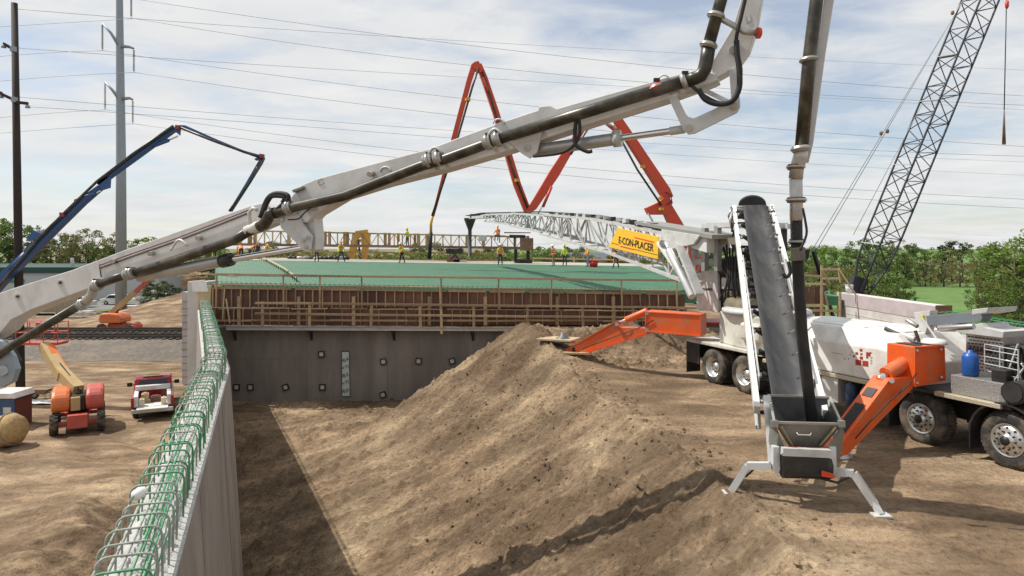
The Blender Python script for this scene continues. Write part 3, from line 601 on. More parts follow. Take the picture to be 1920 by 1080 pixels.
path('pipe_elbow', [(1503, 276, .24), (1500, 296, .2), (1494, 315, .17), (1492, 335, .15)], PD*1.05, COUPL)
path('reducer', [(1492, 335, .15), (1493, 372, .1), (1493, 412, .05)], PD*.98, LGREY)
path('end_hose', [(1493, 408, .05), (1494, 465, -.02), (1497, 520, -.1), (1503, 620, -.2), (1512, 700, -.28), (1524, 800, -.36)], .185, RUBBER)
def ring(x, y, x2, y2, d=.26, off=.36, m=COUPL):
    P, Q = BM.hit(x, y, off), BM.hit(x2, y2, off); o = MB().tube([P, Q], d/2, 16).build('coupling', m, T)
    k = MB().tube([P.lerp(Q, .3), P.lerp(Q, .7)], d/2+.02, 16).build('clamp', STEEL, o); MB().box((-.05, -.03, -.03), (.05, .03, .03), Matrix.Translation(P.lerp(Q, .5)+Vector((0, -.05, d/2)))).build('bolt', BLACK, o)
for a in ((236, 516, 252, 510), (176, 538, 188, 532), (150, 574, 160, 567), (536, 391, 548, 387), (796, 304, 812, 299), (816, 299, 830, 295), (908, 269, 922, 264), (926, 263, 940, 259), (1278, 155, 1288, 151), (1327, 90, 1330, 80), (1341, 34, 1344, 24)): ring(*a)
ring(1517, 116, 1516, 108, .25, .28); ring(1502, 284, 1501, 274, .27, .24); ring(1492, 318, 1492, 308, .25, .17, RUST); ring(1493, 380, 1493, 370, .28, .1, RUST); ring(1494, 458, 1494, 448, .23, -.02, BLACK)
ring(1232, 169, 1228, 160, .235, .36, REDB)
# curved pipe brackets above the couplings
for x, y in ((815, 297), (927, 262), (336, 470)):
    pts = [BM.hit(x-16, y-1, .45)]+[BM.hit(x-14+26*k/6, y-4-12*math.sin(math.pi*k/6)-8*k/6, .42) for k in range(7)]+[BM.hit(x+16, y-10, .40)]
    MB().tube(pts, .028, 8).build('bracket_loop', LGREY, T)
MB().tube([BM.hit(x, y, .40) for x, y in ((470, 425), (467, 398), (474, 390), (482, 394))], .04, 10).build('bracket_loop', WHITE, T)
MB().tube([BM.hit(1343, 30, .36), BM.hit(1370, 45, .34), BM.hit(1396, 60, .30), BM.hit(1420, 62, .28)], .05, 10).build('pipe_arm', COUPL, T)
MB().tube([BM.hit(1420, 62, .32), BM.hit(1424, 62, .30)], .09, 14).build('arm_cap', REDB, T)
for x, y in ((692, 327), (210, 490), (281, 476), (370, 447)): MB().tube([BM.hit(x, y, .42), BM.hit(x+7, y-2, .2)], .055, 12).build('stub_port', COUPL, T)
for x, y in ((723, 322), (935, 232), (1245, 150)):
    MB().tube([BM.hit(x+10*math.cos(a), y-9*math.sin(a), .215) for a in np.linspace(0, math.pi, 9)], .016, 6).build('lifting_eye', LGREY, T)
for x, y in ((113, 530), (33, 556)): MB().tube([BM.hit(x, y, .28), BM.hit(x, y, .2)], .07, 14).build('port', LGREY, T); MB().tube([BM.hit(x, y, .29), BM.hit(x, y, .27)], .035, 12).build('port_hole', BLACK, T)
# hydraulic lines and hoses
HRED = mat('hydraulic_red', (.20, .03, .03), .5)
for k, m in ((0, HRED), (3.2, LGREY), (6, BLACK)): MB().tube([BM.hit(x, y+k, .27) for x, y in ((188, 497), (240, 478), (330, 447), (400, 420), (468, 393))], .012, 6).build('hydraulic_line', m, T)
MB().tube([BM.hit(x, y, .27) for x, y in ((187, 495), (187, 503), (190, 520))], .014, 6).build('hydraulic_line', BLACK, T)
for pts, r in (([(488, 408), (500, 375), (515, 363), (535, 364), (541, 372), (528, 385), (520, 392)], .05), ([(492, 400), (506, 371), (520, 367), (534, 370), (530, 380)], .05), ([(1310, 168), (1322, 186), (1345, 195), (1372, 190), (1386, 165), (1386, 130), (1382, 100), (1381, 76)], .045), ([(1296, 160), (1318, 178), (1345, 192), (1368, 191), (1384, 170), (1389, 130), (1380, 80), (1390, 30), (1402, -20)], .03),
               ([(1080, 226), (1078, 250), (1080, 272), (1100, 284), (1110, 283)], .035), ([(1086, 226), (1087, 250), (1076, 272), (1050, 287), (1000, 293)], .03), ([(540, 412), (560, 410), (572, 398), (590, 385)], .015), ([(1500, 470), (1512, 440), (1510, 415), (1505, 390)], .02), ([(1478, 490), (1482, 510), (1474, 520), (1468, 512)], .03)):
    P = [Vector(BM.hit(x, y, .40)) for x, y in pts]
    Q = []
    for i in range(len(P)-1):
        p0, p1, p2, p3 = P[max(i-1, 0)], P[i], P[i+1], P[min(i+2, len(P)-1)]
        for u in np.linspace(0, 1, 5)[:-1]: Q.append(.5*((2*p1)+(p2-p0)*u+(2*p0-5*p1+4*p2-p3)*u*u+(3*p1-p0-3*p2+p3)*u**3))
    MB().tube(Q+[P[-1]], r, 8).build('hydraulic_hose', RUBBER, T)
slab('hose_clamp_box', BM, [(1482, 465), (1509, 463), (1511, 488), (1483, 490)], .14, .30, mat('clamp_muddy', (.16, .14, .115), .8, 0, .3, 8), T, .01)
slab('hose_clamp_box', BM, [(1509, 470), (1519, 466), (1516, 486), (1510, 489)], .05, .1, BLACK, T, .01)
for k in range(18): p = BM.hit(1484+math.sin(k)*.6, 378+k*4.4, .16); MB().tube([p, p-Vector((.008 if k % 2 else -.008, 0, .03))], .008, 6).build('chain_link', RUST, T)
slab('bracket_top', BM, [(547, 356), (567, 349), (567, 354), (549, 361)], .30, .5, mat('bracket_olive', (.20, .20, .15), .6), T)
OUTL = mat('letter_outline', (.30, .30, .30), .5)
text('letter', 'C', BM.hit(597, 349, .203), BM.hit(608, 345, .203), (0, 0, .13), OUTL, T); text('letter', 'D', BM.hit(1400, 44, .173), BM.hit(1411, 41, .173), (.03, 0, .15), OUTL, T)
# ------------------------------------------------------------ conveyor truck
TK = Pl((6.0, 20.5), (.371, -.929)); TU = Vector((.3709, -.9287, 0)); TV = Vector((.9287, .3709, 0)); T0 = Vector((6.0, 20.5, 0))
def tp(u, v, z): return T0+TU*u+TV*v+Vector((0, 0, z))
TM = Matrix(((TU.x, TV.x, 0, T0.x), (TU.y, TV.y, 0, T0.y), (0, 0, 1, 0), (0, 0, 0, 1)))
T = thing('conveyor_truck', 'white conveyor truck with orange outriggers, long grey truss belt and black feed belt', 'conveyor truck', tp(3, 1.2, 0))
def tbox(name, lo, hi, m, bevel=.01, parent=None): return MB().box(lo, hi, TM).build(name, m, parent or T, bevel)
def wheel(u, v, w=.30, R=.53, deep=False, sgn=-1):
    M = TM @ Matrix.Translation((u, v, R)) @ Matrix.Rotation(math.pi/2*(1 if sgn < 0 else -1), 4, 'X')
    o = MB().lathe([(.30, -.02), (.34, 0), (.44, .012), (.505, -.015), (R, -.07), (R, -w+.05), (.50, -w), (.30, -w)], M, 40).build('tyre', TYRE, T)
    b = MB()
    for k in range(44):
        a = 2*math.pi*k/44; b.box((R-.01, -.022, -w+.03), (R+.012, .022, -.05), M @ Matrix.Rotation(a, 4, 'Z'))
    b.build('tread', TYRE, o)
    if deep: prof = [(.31, 0), (.29, -.01), (.27, -.04), (.25, -.13), (.20, -.16), (.12, -.165), (.115, -.10), (.0, -.09)]
    else: prof = [(.31, 0), (.29, .005), (.28, -.03), (.27, -.015), (.20, .02), (.13, .03), (.10, .06), (.085, .075), (0, .08)]
    r = MB().lathe(prof, M, 32).build('rim', RIM, o); zb = -.155 if deep else .025
    for k in range(10):
        a = 2*math.pi*k/10; p = M @ Vector((.165*math.cos(a), .165*math.sin(a), zb)); q = M @ Vector((.165*math.cos(a), .165*math.sin(a), zb+.035)); MB().tube([p, q], .018, 8).build('wheel_nut', BLACK, r)
    if not deep:
        for k in range(10):
            a = 2*math.pi*(k+.5)/10; p = M @ Vector((.235*math.cos(a), .235*math.sin(a), -.01)); q = M @ Vector((.235*math.cos(a), .235*math.sin(a), .016)); MB().tube([p, q], .022, 10).build('rim_hole', BLACK, r)
        MB().lathe([(.088, .05), (.088, .085), (0, .09)], M, 16).build('hub', BLACK, r)
    return o
for u in (0, 1.36):
    wheel(u, .02, .28, deep=True); wheel(u, .34, .28); wheel(u, 2.46, .28, deep=True, sgn=1)
for u in (6.72, 8.46): wheel(u, .06, .38); wheel(u, 2.42, .38, sgn=1)
tbox('chassis', (-1.2, .75, .55), (10.2, 1.7, 1.05), BLACK)
for u in (0, 1.36, 6.72, 8.46): rod('axle', tp(u, .2, .53), tp(u, 2.3, .53), .16, BLACK, T)
tbox('rear_deck', (-1.3, 0, 1.14), (2.1, 2.48, 1.24), DWHITE, .02); tbox('tail_panel', (-1.3, .03, .16), (-1.27, .55, 1.14), BLACK); tbox('side_skirt', (-1.27, .015, .5), (-.62, .05, 1.14), BLACK)
tbox('tail_frame', (-1.26, .1, .7), (-.7, 2.4, 1.12), BLACK)
tbox('tail_lamp', (-1.33, .25, .95), (-1.30, .45, 1.05), REDB, 0)
# pedestal, turntable, turret
def tcyl(name, u, v, prof, m, n=32): return MB().lathe(prof, TM @ Matrix.Translation((u, v, 0)), n).build(name, m, T)
MB().prism([tp(u, v, 1.24) for u, v in ((-.1, .35), (1.0, .12), (1.9, .18), (2.1, .6), (2.1, 1.9), (1.7, 2.3), (.2, 2.3), (-.1, 1.9))], (0, 0, .95)).build('pedestal', DWHITE, T, .04)
tcyl('turntable', .95, 1.2, [(0, 2.19), (1.25, 2.19), (1.25, 2.3), (1.12, 2.36), (0, 2.36)], LGREY)
tbox('pedestal_tank', (1.2, .0, 1.5), (2.0, .3, 2.0), DWHITE, .08)
# conveyor boom
CV = Pl((6.3, 20.5), (-9.7, 34.5)); CW = .95
def truss(poly_top, poly_bot, off, nb, m, depth, name):
    """two lattice sides joined by cross members; chords along photo edges"""
    for o_ in (off, off-depth):
        top = [CV.hit(x, y, off)-CV.n*(off-o_) for x, y in poly_top]; bot = [CV.hit(x, y, off)-CV.n*(off-o_) for x, y in poly_bot]
        for L in (top, bot):
            for a, c in zip(L[:-1], L[1:]): bar(name+'_chord', a, c, .09, .11, m, T)
        def along(L, f):
            s_ = f*(len(L)-1); i = min(int(s_), len(L)-2); return L[i].lerp(L[i+1], s_-i)
        for i in range(nb):
            a, c = along(top, i/nb), along(bot, i/nb); d_, e = along(top, (i+1)/nb), along(bot, (i+1)/nb)
            bar(name+'_vertical', a, c, .05, .05, m, T, up=CV.n); bar(name+'_diagonal', c if i % 2 else a, d_ if i % 2 else e, .05, .05, m, T, up=CV.n)
        if o_ != off:
            for i in range(nb+1):
                for L in (poly_top, poly_bot):
                    L2 = [CV.hit(x, y, off) for x, y in L]; p = along(L2, i/nb); bar(name+'_cross', p, p-CV.n*depth, .05, .05, m, T)
truss([(1290, 447), (1112, 411), (1018, 402)], [(1290, 530), (1136, 472), (1012, 438)], .45, 11, LGREY, .95, 'truss')
truss([(1070, 408), (960, 400)], [(1070, 448), (954, 422)], .36, 9, LGREY, .78, 'inner_truss')
truss([(985, 402), (911, 402)], [(985, 424), (909, 415)], .28, 7, LGREY, .62, 'tip_truss')
# conveyor belt lying along the top of the truss, and tip
P = [CV.hit(1330, 446, .0), CV.hit(1112, 405, .0), CV.hit(1018, 398, .0), CV.hit(911, 400, .0), CV.hit(881, 405, .0)]
b = MB()
for a, c in zip(P[:-1], P[1:]): b.prism([a+CV.n*.36, a-CV.n*.36, a-CV.n*.36+Vector((0, 0, .05)), a+CV.n*.36+Vector((0, 0, .05))], c-a)
b.build('belt', BELT, T)
MB().prism([CV.hit(1335, 440, .5), CV.hit(1190, 415, .5), CV.hit(1190, 420, .5), CV.hit(1335, 448, .5)], -CV.n*1.05).build('belt_cover', mat('cover_grey', (.24, .24, .22), .6, 0, .15, 2), T)
for i in range(16):
    f = i/15; p = CV.hit(1225-f*190, 424-f*22-4*math.sin(f*3), .3); MB().box((-.10, -.16, -.05), (.10, .16, .10), Matrix.Translation(p) @ Matrix.Rotation(random.uniform(-.5, .5), 4, 'Z')).build('idler_bracket', LGREY if i % 3 else BLACK, T)
rod('tip_pulley', CV.hit(882, 405, .38), CV.hit(882, 405, .38)-CV.n*.76, .34, BLACK, T)
bar('tip_arm', CV.hit(912, 406, .3), CV.hit(880, 408, .3), .08, .2, LGREY, T); bar('tip_arm', CV.hit(912, 406, .3)-CV.n*.6, CV.hit(880, 408, .3)-CV.n*.6, .08, .2, LGREY, T)
p = CV.hit(881, 409, .0); MB().lathe([(.48, 0), (.47, -.12), (.17, -.9), (.15, -1.0), (.15, -3.1), (.16, -3.1)], Matrix.Translation(p), 20).build('drop_chute', mat('chute_dark', (.045, .05, .052), .6, 0, .2), T)
# solid head of the boom between truss and turret
MB().prism([CV.hit(x, y, .52) for x, y in ((1312, 441), (1240, 430), (1238, 452), (1247, 468), (1262, 466), (1300, 458))], -CV.n*.08).build('head_plate', LGREY, T, .01)
MB().prism([CV.hit(x, y, .40) for x, y in ((1325, 444), (1245, 429), (1245, 437), (1300, 466), (1325, 474))], -CV.n*.8).build('head_box', mat('head_pale', (.60, .60, .58), .5, 0, .1), T, .01)
bar('head_brace', CV.hit(1238, 455, .58), CV.hit(1298, 540, .58), .10, .28, WHITE, T, up=CV.n); bar('head_brace', CV.hit(1275, 462, .60), CV.hit(1312, 552, .60), .10, .28, LGREY, T, up=CV.n)
rod('lift_cylinder', CV.hit(1255, 470, .72), CV.hit(1298, 556, .72), .26, mat('cyl_silver', (.6, .6, .59), .25, .5), T); rod('lift_rod', CV.hit(1248, 455, .72), CV.hit(1258, 476, .72), .14, CHROME, T)
rod('pivot_pin', CV.hit(1242, 456, .7), CV.hit(1242, 456, .3), .22, COUPL, T)
# sign
q = [CV.hit(x, y, .66) for x, y in ((1158, 427), (1235, 444), (1233, 486), (1141, 463))]; MB().prism(q, -CV.n*.03).build('sign_panel', YELLOW, T, .004)
def sg(x, y): return CV.hit(x, y, .667)
text('sign_lettering', 'E-CON-PLACER', sg(1160, 456), sg(1225, 472), (sg(1164, 445)-sg(1161, 456))*1.0, TEXTB, T)
SRED = mat('sign_red', (.65, .06, .02), .5)
for (x0, y0), (x1, y1), w_ in (((1189, 444), (1226, 453), 2.2), ((1163, 460.5), (1187, 466.5), 2.2)): MB().prism([sg(x0, y0), sg(x1, y1), sg(x1, y1+w_), sg(x0, y0+w_)], -CV.n*.006).build('sign_stripe', SRED, T)
MB().prism([sg(1146, 455), sg(1160, 458.5), sg(1160, 459.3), sg(1146, 455.8)], -CV.n*.006).build('sign_stripe', TEXTB, T); MB().prism([sg(1187, 466.5), sg(1232, 477.5), sg(1232, 478.4), sg(1187, 467.4)], -CV.n*.006).build('sign_stripe', TEXTB, T)
# turret frame
def tb(name, a, c, w_, h_, m, **k): return bar(name, tp(*a), tp(*c), w_, h_, m, T, **k)
slab('turret_plate', TK, [(1308, 522), (1318, 505), (1345, 508), (1347, 586), (1306, 580), (1306, 545)], -.55, .10, LGREY, T)
slab('turret_plate', TK, [(1308, 522), (1318, 505), (1345, 508), (1347, 586), (1306, 580), (1306, 545)], -1.75, .10, LGREY, T)
slab('turret_core', TK, [(1318, 520), (1385, 500), (1400, 585), (1310, 582)], -.75, .9, mat('turret_dark', (.10, .10, .10), .6, 0, .3, 4, dirt=(.25, .22, .18), damt=.6), T)
text('maker_lettering', 'SCHWING', TK.hit(1316, 544.5, -.545), TK.hit(1336, 545.5, -.545), (0, 0, .085), TEXTB, T)
rod('swing_motor', TK.hit(1304, 484, -.5), TK.hit(1304, 460, -.5), .26, LGREY, T); rod('swing_motor_cap', TK.hit(1304, 461, -.5), TK.hit(1304, 454, -.5), .13, STEEL, T); slab('motor_shelf', TK, [(1286, 486), (1317, 486), (1317, 497), (1290, 495)], -.35, .4, LGREY, T)
FRG = mat('frame_grey', (.30, .30, .29), .5, .2, .15, 3, dirt=(.16, .14, .12), damt=.6)
for (x0, x1) in ((1322, 1346),):
    for off in (-.25, -2.3):
        for x in (x0, x1): bar('frame_post', TK.hit(x, 424, off), TK.hit(x, 508, off), .16, .16, FRG, T, up=TU)
        bar('frame_top', TK.hit(x0-3, 424, off), TK.hit(x1+32, 421, off), .16, .14, LGREY, T)
    bar('frame_cross', TK.hit(1322, 423, -.25), TK.hit(1322, 423, -.25)+TV*2.05, .14, .14, LGREY, T); bar('frame_cross', TK.hit(1372, 421, -.25), TK.hit(1372, 421, -.25)+TV*2.05, .14, .14, LGREY, T)
bar('frame_rail', TK.hit(1345, 452, -.3), TK.hit(1385, 452, -.3), .12, .2, mat('rail_olive', (.19, .17, .13), .7), T)
p = TK.hit(1470, 425, -2.3); bar('frame_post', p, p-Vector((0, 0, 1.7)), .14, .14, BLACK, T); bar('frame_top', p-TU*.35, p+TU*.3, .3, .14, LGREY, T)
OLIVE = mat('olive_muddy', (.14, .12, .075), .7, 0, .3, 5, dirt=(.3, .26, .2), damt=.6)
rod('hydraulic_tank', TK.hit(1372, 574, -.6), TK.hit(1416, 580, -.6), .62, OLIVE, T); rod('slip_drum', TK.hit(1358, 500, -.8), TK.hit(1410, 505, -.8), .6, BLACK, T)
for i in range(9):
    x = 1350+i*6; MB().tube([TK.hit(x, 470+random.uniform(-25, 20), -.5), TK.hit(x+random.uniform(-5, 14), 520, -.35), TK.hit(x+random.uniform(-8, 10), 560+random.uniform(-15, 20), -.5)], .03, 8).build('hydraulic_hose', RUBBER, T)
for x, y, w_, h_, m in ((1356, 545, 26, 14, OLIVE), (1364, 480, 30, 20, BLACK), (1384, 460, 26, 28, BLACK), (1352, 520, 14, 22, LGREY), (1395, 540, 20, 26, BLACK)): slab('machinery', TK, [(x, y), (x+w_, y+1), (x+w_, y+h_+1), (x, y+h_)], -.6, .5, m, T, .03)
bar('ram', TK.hit(1370, 447, -.4), TK.hit(1385, 478, -.4), .11, .11, BLACK, T)
# truck body
prof = [(.02, 1.12), (.02, 1.85), (.28, 2.2), (2.2, 2.2), (2.46, 1.85), (2.46, 1.12)]
b = MB(); A = [tp(2.3, v, z) for v, z in prof]; B_ = [tp(6.0, v, z) for v, z in prof]; D_ = [tp(6.55, v if i not in (2, 3) else v, z if i not in (1, 2, 3, 4) else (1.55 if i in (1, 4) else 1.62)) for i, (v, z) in enumerate(prof)]
n = 6; b.add(A+B_+D_, [tuple(range(n))]+[(i, (i+1) % n, n+(i+1) % n, n+i) for i in range(n)]+[(n+i, n+(i+1) % n, 2*n+(i+1) % n, 2*n+i) for i in range(n)]+[tuple(range(3*n-1, 2*n-1, -1))])
b.build('body', WHITE, T, .03)
for u0, u1 in ((2.5, 3.6), (3.7, 4.9), (5.0, 5.9)): tbox('roof_lid', (u0, .55, 2.2), (u1, 2.0, 2.225), WHITE, .005)
TREAD = mat('tread_plate', (.50, .45, .33), .45, .4, .25, 30, bump=.5, bscale=60)
tbox('running_board', (2.2, -.06, 1.02), (6.5, .3, 1.11), TREAD, .01)
for i, u in enumerate((2.9, 3.6, 4.15)): tbox('tool_box', (u, .0, .42), (u+.5, .6, 1.0), LGREY if i else STEEL, .015)
tbox('decal', (3.72, -.008, .84), (3.82, .002, .9), YELLOW, 0)
MB().lathe([(0, 0), (.13, 0), (.13, .5), (.06, .56), (.06, .62), (0, .62)], TM @ Matrix.Translation((4.95, .1, .4)), 16).build('fuel_bottle', mat('bottle_blueblack', (.02, .05, .12), .4), T)
rod('fuel_tank', tp(5.2, .35, .72), tp(6.0, .35, .72), .56, STEEL, T)
tbox('battery_case', (4.7, .3, .45), (5.15, .8, 1.0), BLACK)
# red printed squares on the body
def onbody(x, y): return TK.hit(x, y, -.018)
for x, y, s_, m in ((1612, 654, 5, PRED), (1604, 660, 5, PRED), (1613, 662, 4, PRED), (1599, 666, 4, PRED), (1612, 668, 6, PRED), (1624, 660, 8, PRED), (1624, 668, 4, PRED), (1604, 674, 11, PRED), (1617, 676, 11, PRED), (1631, 660, 3, PRED), (1632, 669, 3.4, TREAD), (1632, 674, 3.4, TREAD), (1632, 679, 3.4, TREAD), (1593, 664, 2, PRED), (1596, 659, 2, PRED)):
    MB().prism([onbody(x, y), onbody(x+s_, y+s_*.12), onbody(x+s_, y+s_*1.05), onbody(x, y+s_*.93)], TK.n*.003).build('decal', m, T)
MB().prism([onbody(1561, 661), onbody(1579, 664), onbody(1579, 664.6), onbody(1561, 661.6)], TK.n*.003).build('decal', TEXTB, T)
for x in (1583, 1590): MB().prism([onbody(x, 672), onbody(x+2, 672.3), onbody(x+2, 674), onbody(x, 673.7)], TK.n*.003).build('decal', TEXTB, T)
# front deck with radiator, cage, jug
tbox('front_deck', (6.3, .02, 1.10), (8.55, 2.46, 1.17), BLACK, .01); tbox('step_edge', (7.1, -.05, 1.10), (8.4, .1, 1.19), TREAD, .01)
DIAM = mat('diamond_plate', (.30, .29, .28), .4, .6, .25, 40, bump=.6, bscale=70)
tbox('diamond_box', (7.34, .1, 1.19), (8.4, .55, 1.56), DIAM, .01)
tbox('radiator_box', (7.2, .75, 1.2), (7.95, 2.2, 2.42), STEEL, .01)
b = MB(); mm = TM
for r in range(12):
    for c in range(9): b.box((7.24+c*.075+(r % 2)*.035, .742, 1.62+r*.065), (7.29+c*.075+(r % 2)*.035, .752, 1.645+r*.065), mm)
b.build('perforations', BLACK, T, fix=False)['kind'] = 'stuff'
text('maker_lettering', 'SCHWING', tp(7.28, .738, 1.98), tp(7.9, .738, 1.98), (0, 0, .09), TEXTB, T)
tbox('engine', (7.95, .8, 1.2), (8.7, 2.2, 2.2), BLACK, .03)
for z in (1.68, 1.82, 1.96, 2.1, 2.2): rod('cage_bar', tp(7.75, .5, z), tp(8.5, .3, z), .018, LGREY, T)
for u in (7.75, 8.1, 8.5): rod('cage_bar', tp(u, .5-.2*(u-7.75)/.75, 1.56), tp(u, .5-.2*(u-7.75)/.75, 2.2), .022, LGREY, T)
MB().lathe([(0, 0), (.14, 0), (.15, .04), (.15, .36), (.11, .44), (.05, .46), (.05, .5), (0, .5)], TM @ Matrix.Translation((7.58, .33, 1.57)), 20).build('blue_jug', mat('jug_blue', (.012, .085, .32), .35), T)
tbox('pump_block', (8.08, .18, 1.56), (8.36, .42, 1.8), BLACK, .02)
for i in range(10): rod('engine_pipe', tp(8.0+random.random()*.6, .72, 1.5+random.random()*.5), tp(8.0+random.random()*.6, .76, 1.8+random.random()*.5), .04, random.choice([STEEL, BLACK, LGREY]), T)
rod('air_cleaner', tp(8.62, -.05, 1.45), tp(8.62, .55, 1.45), .44, BLACK, T); rod('air_cleaner_ring', tp(8.62, -.07, 1.45), tp(8.62, -.04, 1.45), .36, RUBBER, T)
MB().tube([tp(8.72, .3, 1.5), tp(8.85, .3, 1.75), tp(8.95, .35, 2.05), tp(8.95, .4, 2.3)], .11, 14).build('intake_pipe', LGREY, T)
tbox('intake_case', (8.75, .3, 2.25), (9.1, .8, 3.0), BLACK, .03)
MB().lathe([(0, .1), (.15, .12), (.30, .05), (.33, -.05), (.2, -.1), (.15, -.12)], TM @ Matrix.Translation((8.9, .55, 3.12)), 20).build('intake_cap', BLACK, T)
rod('exhaust_stack', tp(8.35, 1.9, 2.2), tp(8.35, 1.9, 3.35), .20, mat('stack_dull', (.33, .29, .24), .5, .5), T); rod('exhaust_cap', tp(8.2, 1.9, 3.4), tp(8.55, 1.9, 3.4), .26, mat('stack_dull', (.33, .29, .24), .5, .5), T)
b = MB(); 
for k in range(13):
    a = math.pi*k/12; 
    if k < 12:
        a2 = math.pi*(k+1)/12; b.prism([tp(8.46+.68*math.cos(a), -.03, .55+.68*math.sin(a)), tp(8.46+.68*math.cos(a2), -.03, .55+.68*math.sin(a2)), tp(8.46+.64*math.cos(a2), -.03, .55+.64*math.sin(a2)), tp(8.46+.64*math.cos(a), -.03, .55+.64*math.sin(a))], TV*.5)
b.build('fender', BLACK, T, fix=True); tbox('mud_flap', (7.78, 0, .2), (7.80, .5, .75), BLACK, 0); tbox('mud_flap', (6.0, 0, .2), (6.02, .5, .8), BLACK, 0)
# boom rest and clutter above the body
GB = mat('rest_grey', (.16, .18, .20), .5, .1, .15, 2)
slab('boom_rest', TK, [(1735, 592), (1838, 584), (1842, 596), (1838, 603), (1740, 612)], -1.0, .3, GB, T); slab('boom_rest_saddle', TK, [(1822, 580), (1853, 577), (1850, 586), (1822, 590)], -.7, .9, LGREY, T)
slab('boom_rest_post', TK, [(1713, 586), (1744, 582), (1742, 600), (1735, 626), (1722, 620)], -1.1, .25, LGREY, T)
for x0, y0, x1, y1, d_ in ((1690, 626, 1716, 636, .12), (1716, 620, 1726, 648, .07), (1660, 616, 1700, 634, .09), (1728, 596, 1760, 640, .05), (1760, 616, 1826, 612, .12), (1700, 600, 1720, 612, .1)): rod('pipe', TK.hit(x0, y0, -.5), TK.hit(x1, y1, -.5), d_, random.choice([LGREY, STEEL, BLACK]), T)
slab('cowl', TK, [(1786, 618), (1840, 606), (1846, 614), (1882, 622), (1880, 634), (1798, 624)], -.7, .8, LGREY, T); slab('cowl', TK, [(1756, 610), (1784, 608), (1792, 622), (1762, 622)], -.8, .5, STEEL, T)
slab('hose_nozzle', TK, [(1724, 592), (1730, 591), (1731, 602), (1727, 603)], -.8, .08, mat('nozzle_yellow', (.6, .5, .06), .5), T)
MB().lathe([(0, .1), (.2, .09), (.25, .03), (.25, 0), (.0, 0)], Matrix.Translation(TK.hit(1752, 644, -.35)), 20).build('tank_lid', WHITE, T)
# cab, just outside the frame
tbox('cab', (9.35, .05, .85), (11.0, 2.42, 2.75), WHITE, .08); tbox('windscreen', (10.97, .2, 1.75), (11.02, 2.27, 2.6), GLASS, .01); tbox('side_window', (9.9, .03, 1.8), (10.8, .06, 2.55), GLASS, .01); tbox('bumper', (10.9, .0, .45), (11.2, 2.46, .85), STEEL, .04)
# front outrigger
F1 = Pl((8.59, 14.02), (.929, .371)); RED_O = ORANGE
slab('outrigger_box', F1, [(1713, 650), (1770, 648), (1772, 713), (1713, 726)], 0, .62, ORANGE, T, .02)
for (x0, y0, x1, y1) in ((1715, 651, 1715, 725), (1769, 649, 1771, 713), (1714, 651, 1769, 649), (1714, 724, 1771, 712)): bar('weld_flange', F1.hit(x0, y0, .012), F1.hit(x1, y1, .012), .03, .035, ORANGE, T, up=F1.n)
for x, y in ((1720, 657), (1720, 718), (1765, 655), (1766, 707)): rod('bolt', F1.hit(x, y, .05), F1.hit(x, y, 0), .05, COUPL, T)
text('print', 'CONCRETE PUMPS', F1.hit(1730, 691, .004), F1.hit(1759, 684.5, .004), (0, 0, .035), mat('print_dull', (.25, .06, .03), .6), T) if False else None
MB().tube([F1.hit(x, y, .04) for x, y in ((1718, 700), (1704, 722), (1668, 752), (1630, 792), (1604, 822))], .014, 6).build('hydraulic_line', BLACK, T)
a0_ = F1.hit(1716, 650, 0); e_ = (F1.hit(1770, 648, 0)-a0_).normalized()
for f0, f1 in ((.08, .35), (.5, .78)): MB().prism([a0_+e_*f0-F1.n*.1+Vector((0, 0, .008)), a0_+e_*f1-F1.n*.1+Vector((0, 0, .008)), a0_+e_*f1-F1.n*.5+Vector((0, 0, .008)), a0_+e_*f0-F1.n*.5+Vector((0, 0, .008))], (0, 0, .012)).build('grip_pad', BLACK, T)
slab('outrigger_leg', F1, [(1669, 710), (1712, 706), (1712, 728), (1702, 738), (1574, 868), (1568, 866), (1570, 842)], -.06, .40, ORANGE, T, .012)
rod('outrigger_cylinder', F1.hit(1661, 702, -.26), F1.hit(1742, 652, -.26), .30, ORANGE, T); rod('cylinder_rod', F1.hit(1648, 712, -.26), F1.hit(1664, 700, -.26), .15, CHROME, T); rod('outrigger_pin', F1.hit(1672, 714, .02), F1.hit(1672, 714, -.5), .1, COUPL, T)
LA, LB = F1.hit(1669, 710, -.06), F1.hit(1570, 842, -.06)
for f0, f1 in ((.17, .29), (.40, .80)):
    a, c = LA.lerp(LB, f0)-F1.n*.08, LA.lerp(LB, f1)-F1.n*.08; q = F1.n*-.24; up = (c-a).cross(q).normalized(); up = up if up.z > 0 else -up
    MB().prism([a+up*.012, c+up*.012, c+q+up*.012, a+q+up*.012], up*.006).build('grip_pad', BLACK, T)
MB().box((6.45, -.35, 2.0), (6.65, .25, 2.03), TM).build('grip_pad', BLACK, T) if False else None
tbox('outrigger_box_far', (6.3, 2.2, 1.2), (7.0, 3.3, 1.95), ORANGE, .02); MB().prism([tp(6.4, 3.2, 1.5), tp(6.4, 5.2, .15), tp(6.4, 5.3, .3), tp(6.4, 3.2, 1.9)], TU*.4).build('outrigger_leg', ORANGE, T, .01)
tbox('far_panel', (8.55, 1.9, 1.3), (8.8, 2.3, 2.25), ORANGE, .02)
p = F1.hit(1571, 868, -.26); MB().lathe([(0, 0), (.28, 0), (.26, .05), (.1, .14), (0, .16)], Matrix.Translation((p.x, p.y, gz(p.x, p.y))), 20).build('outrigger_foot', STEEL, T)
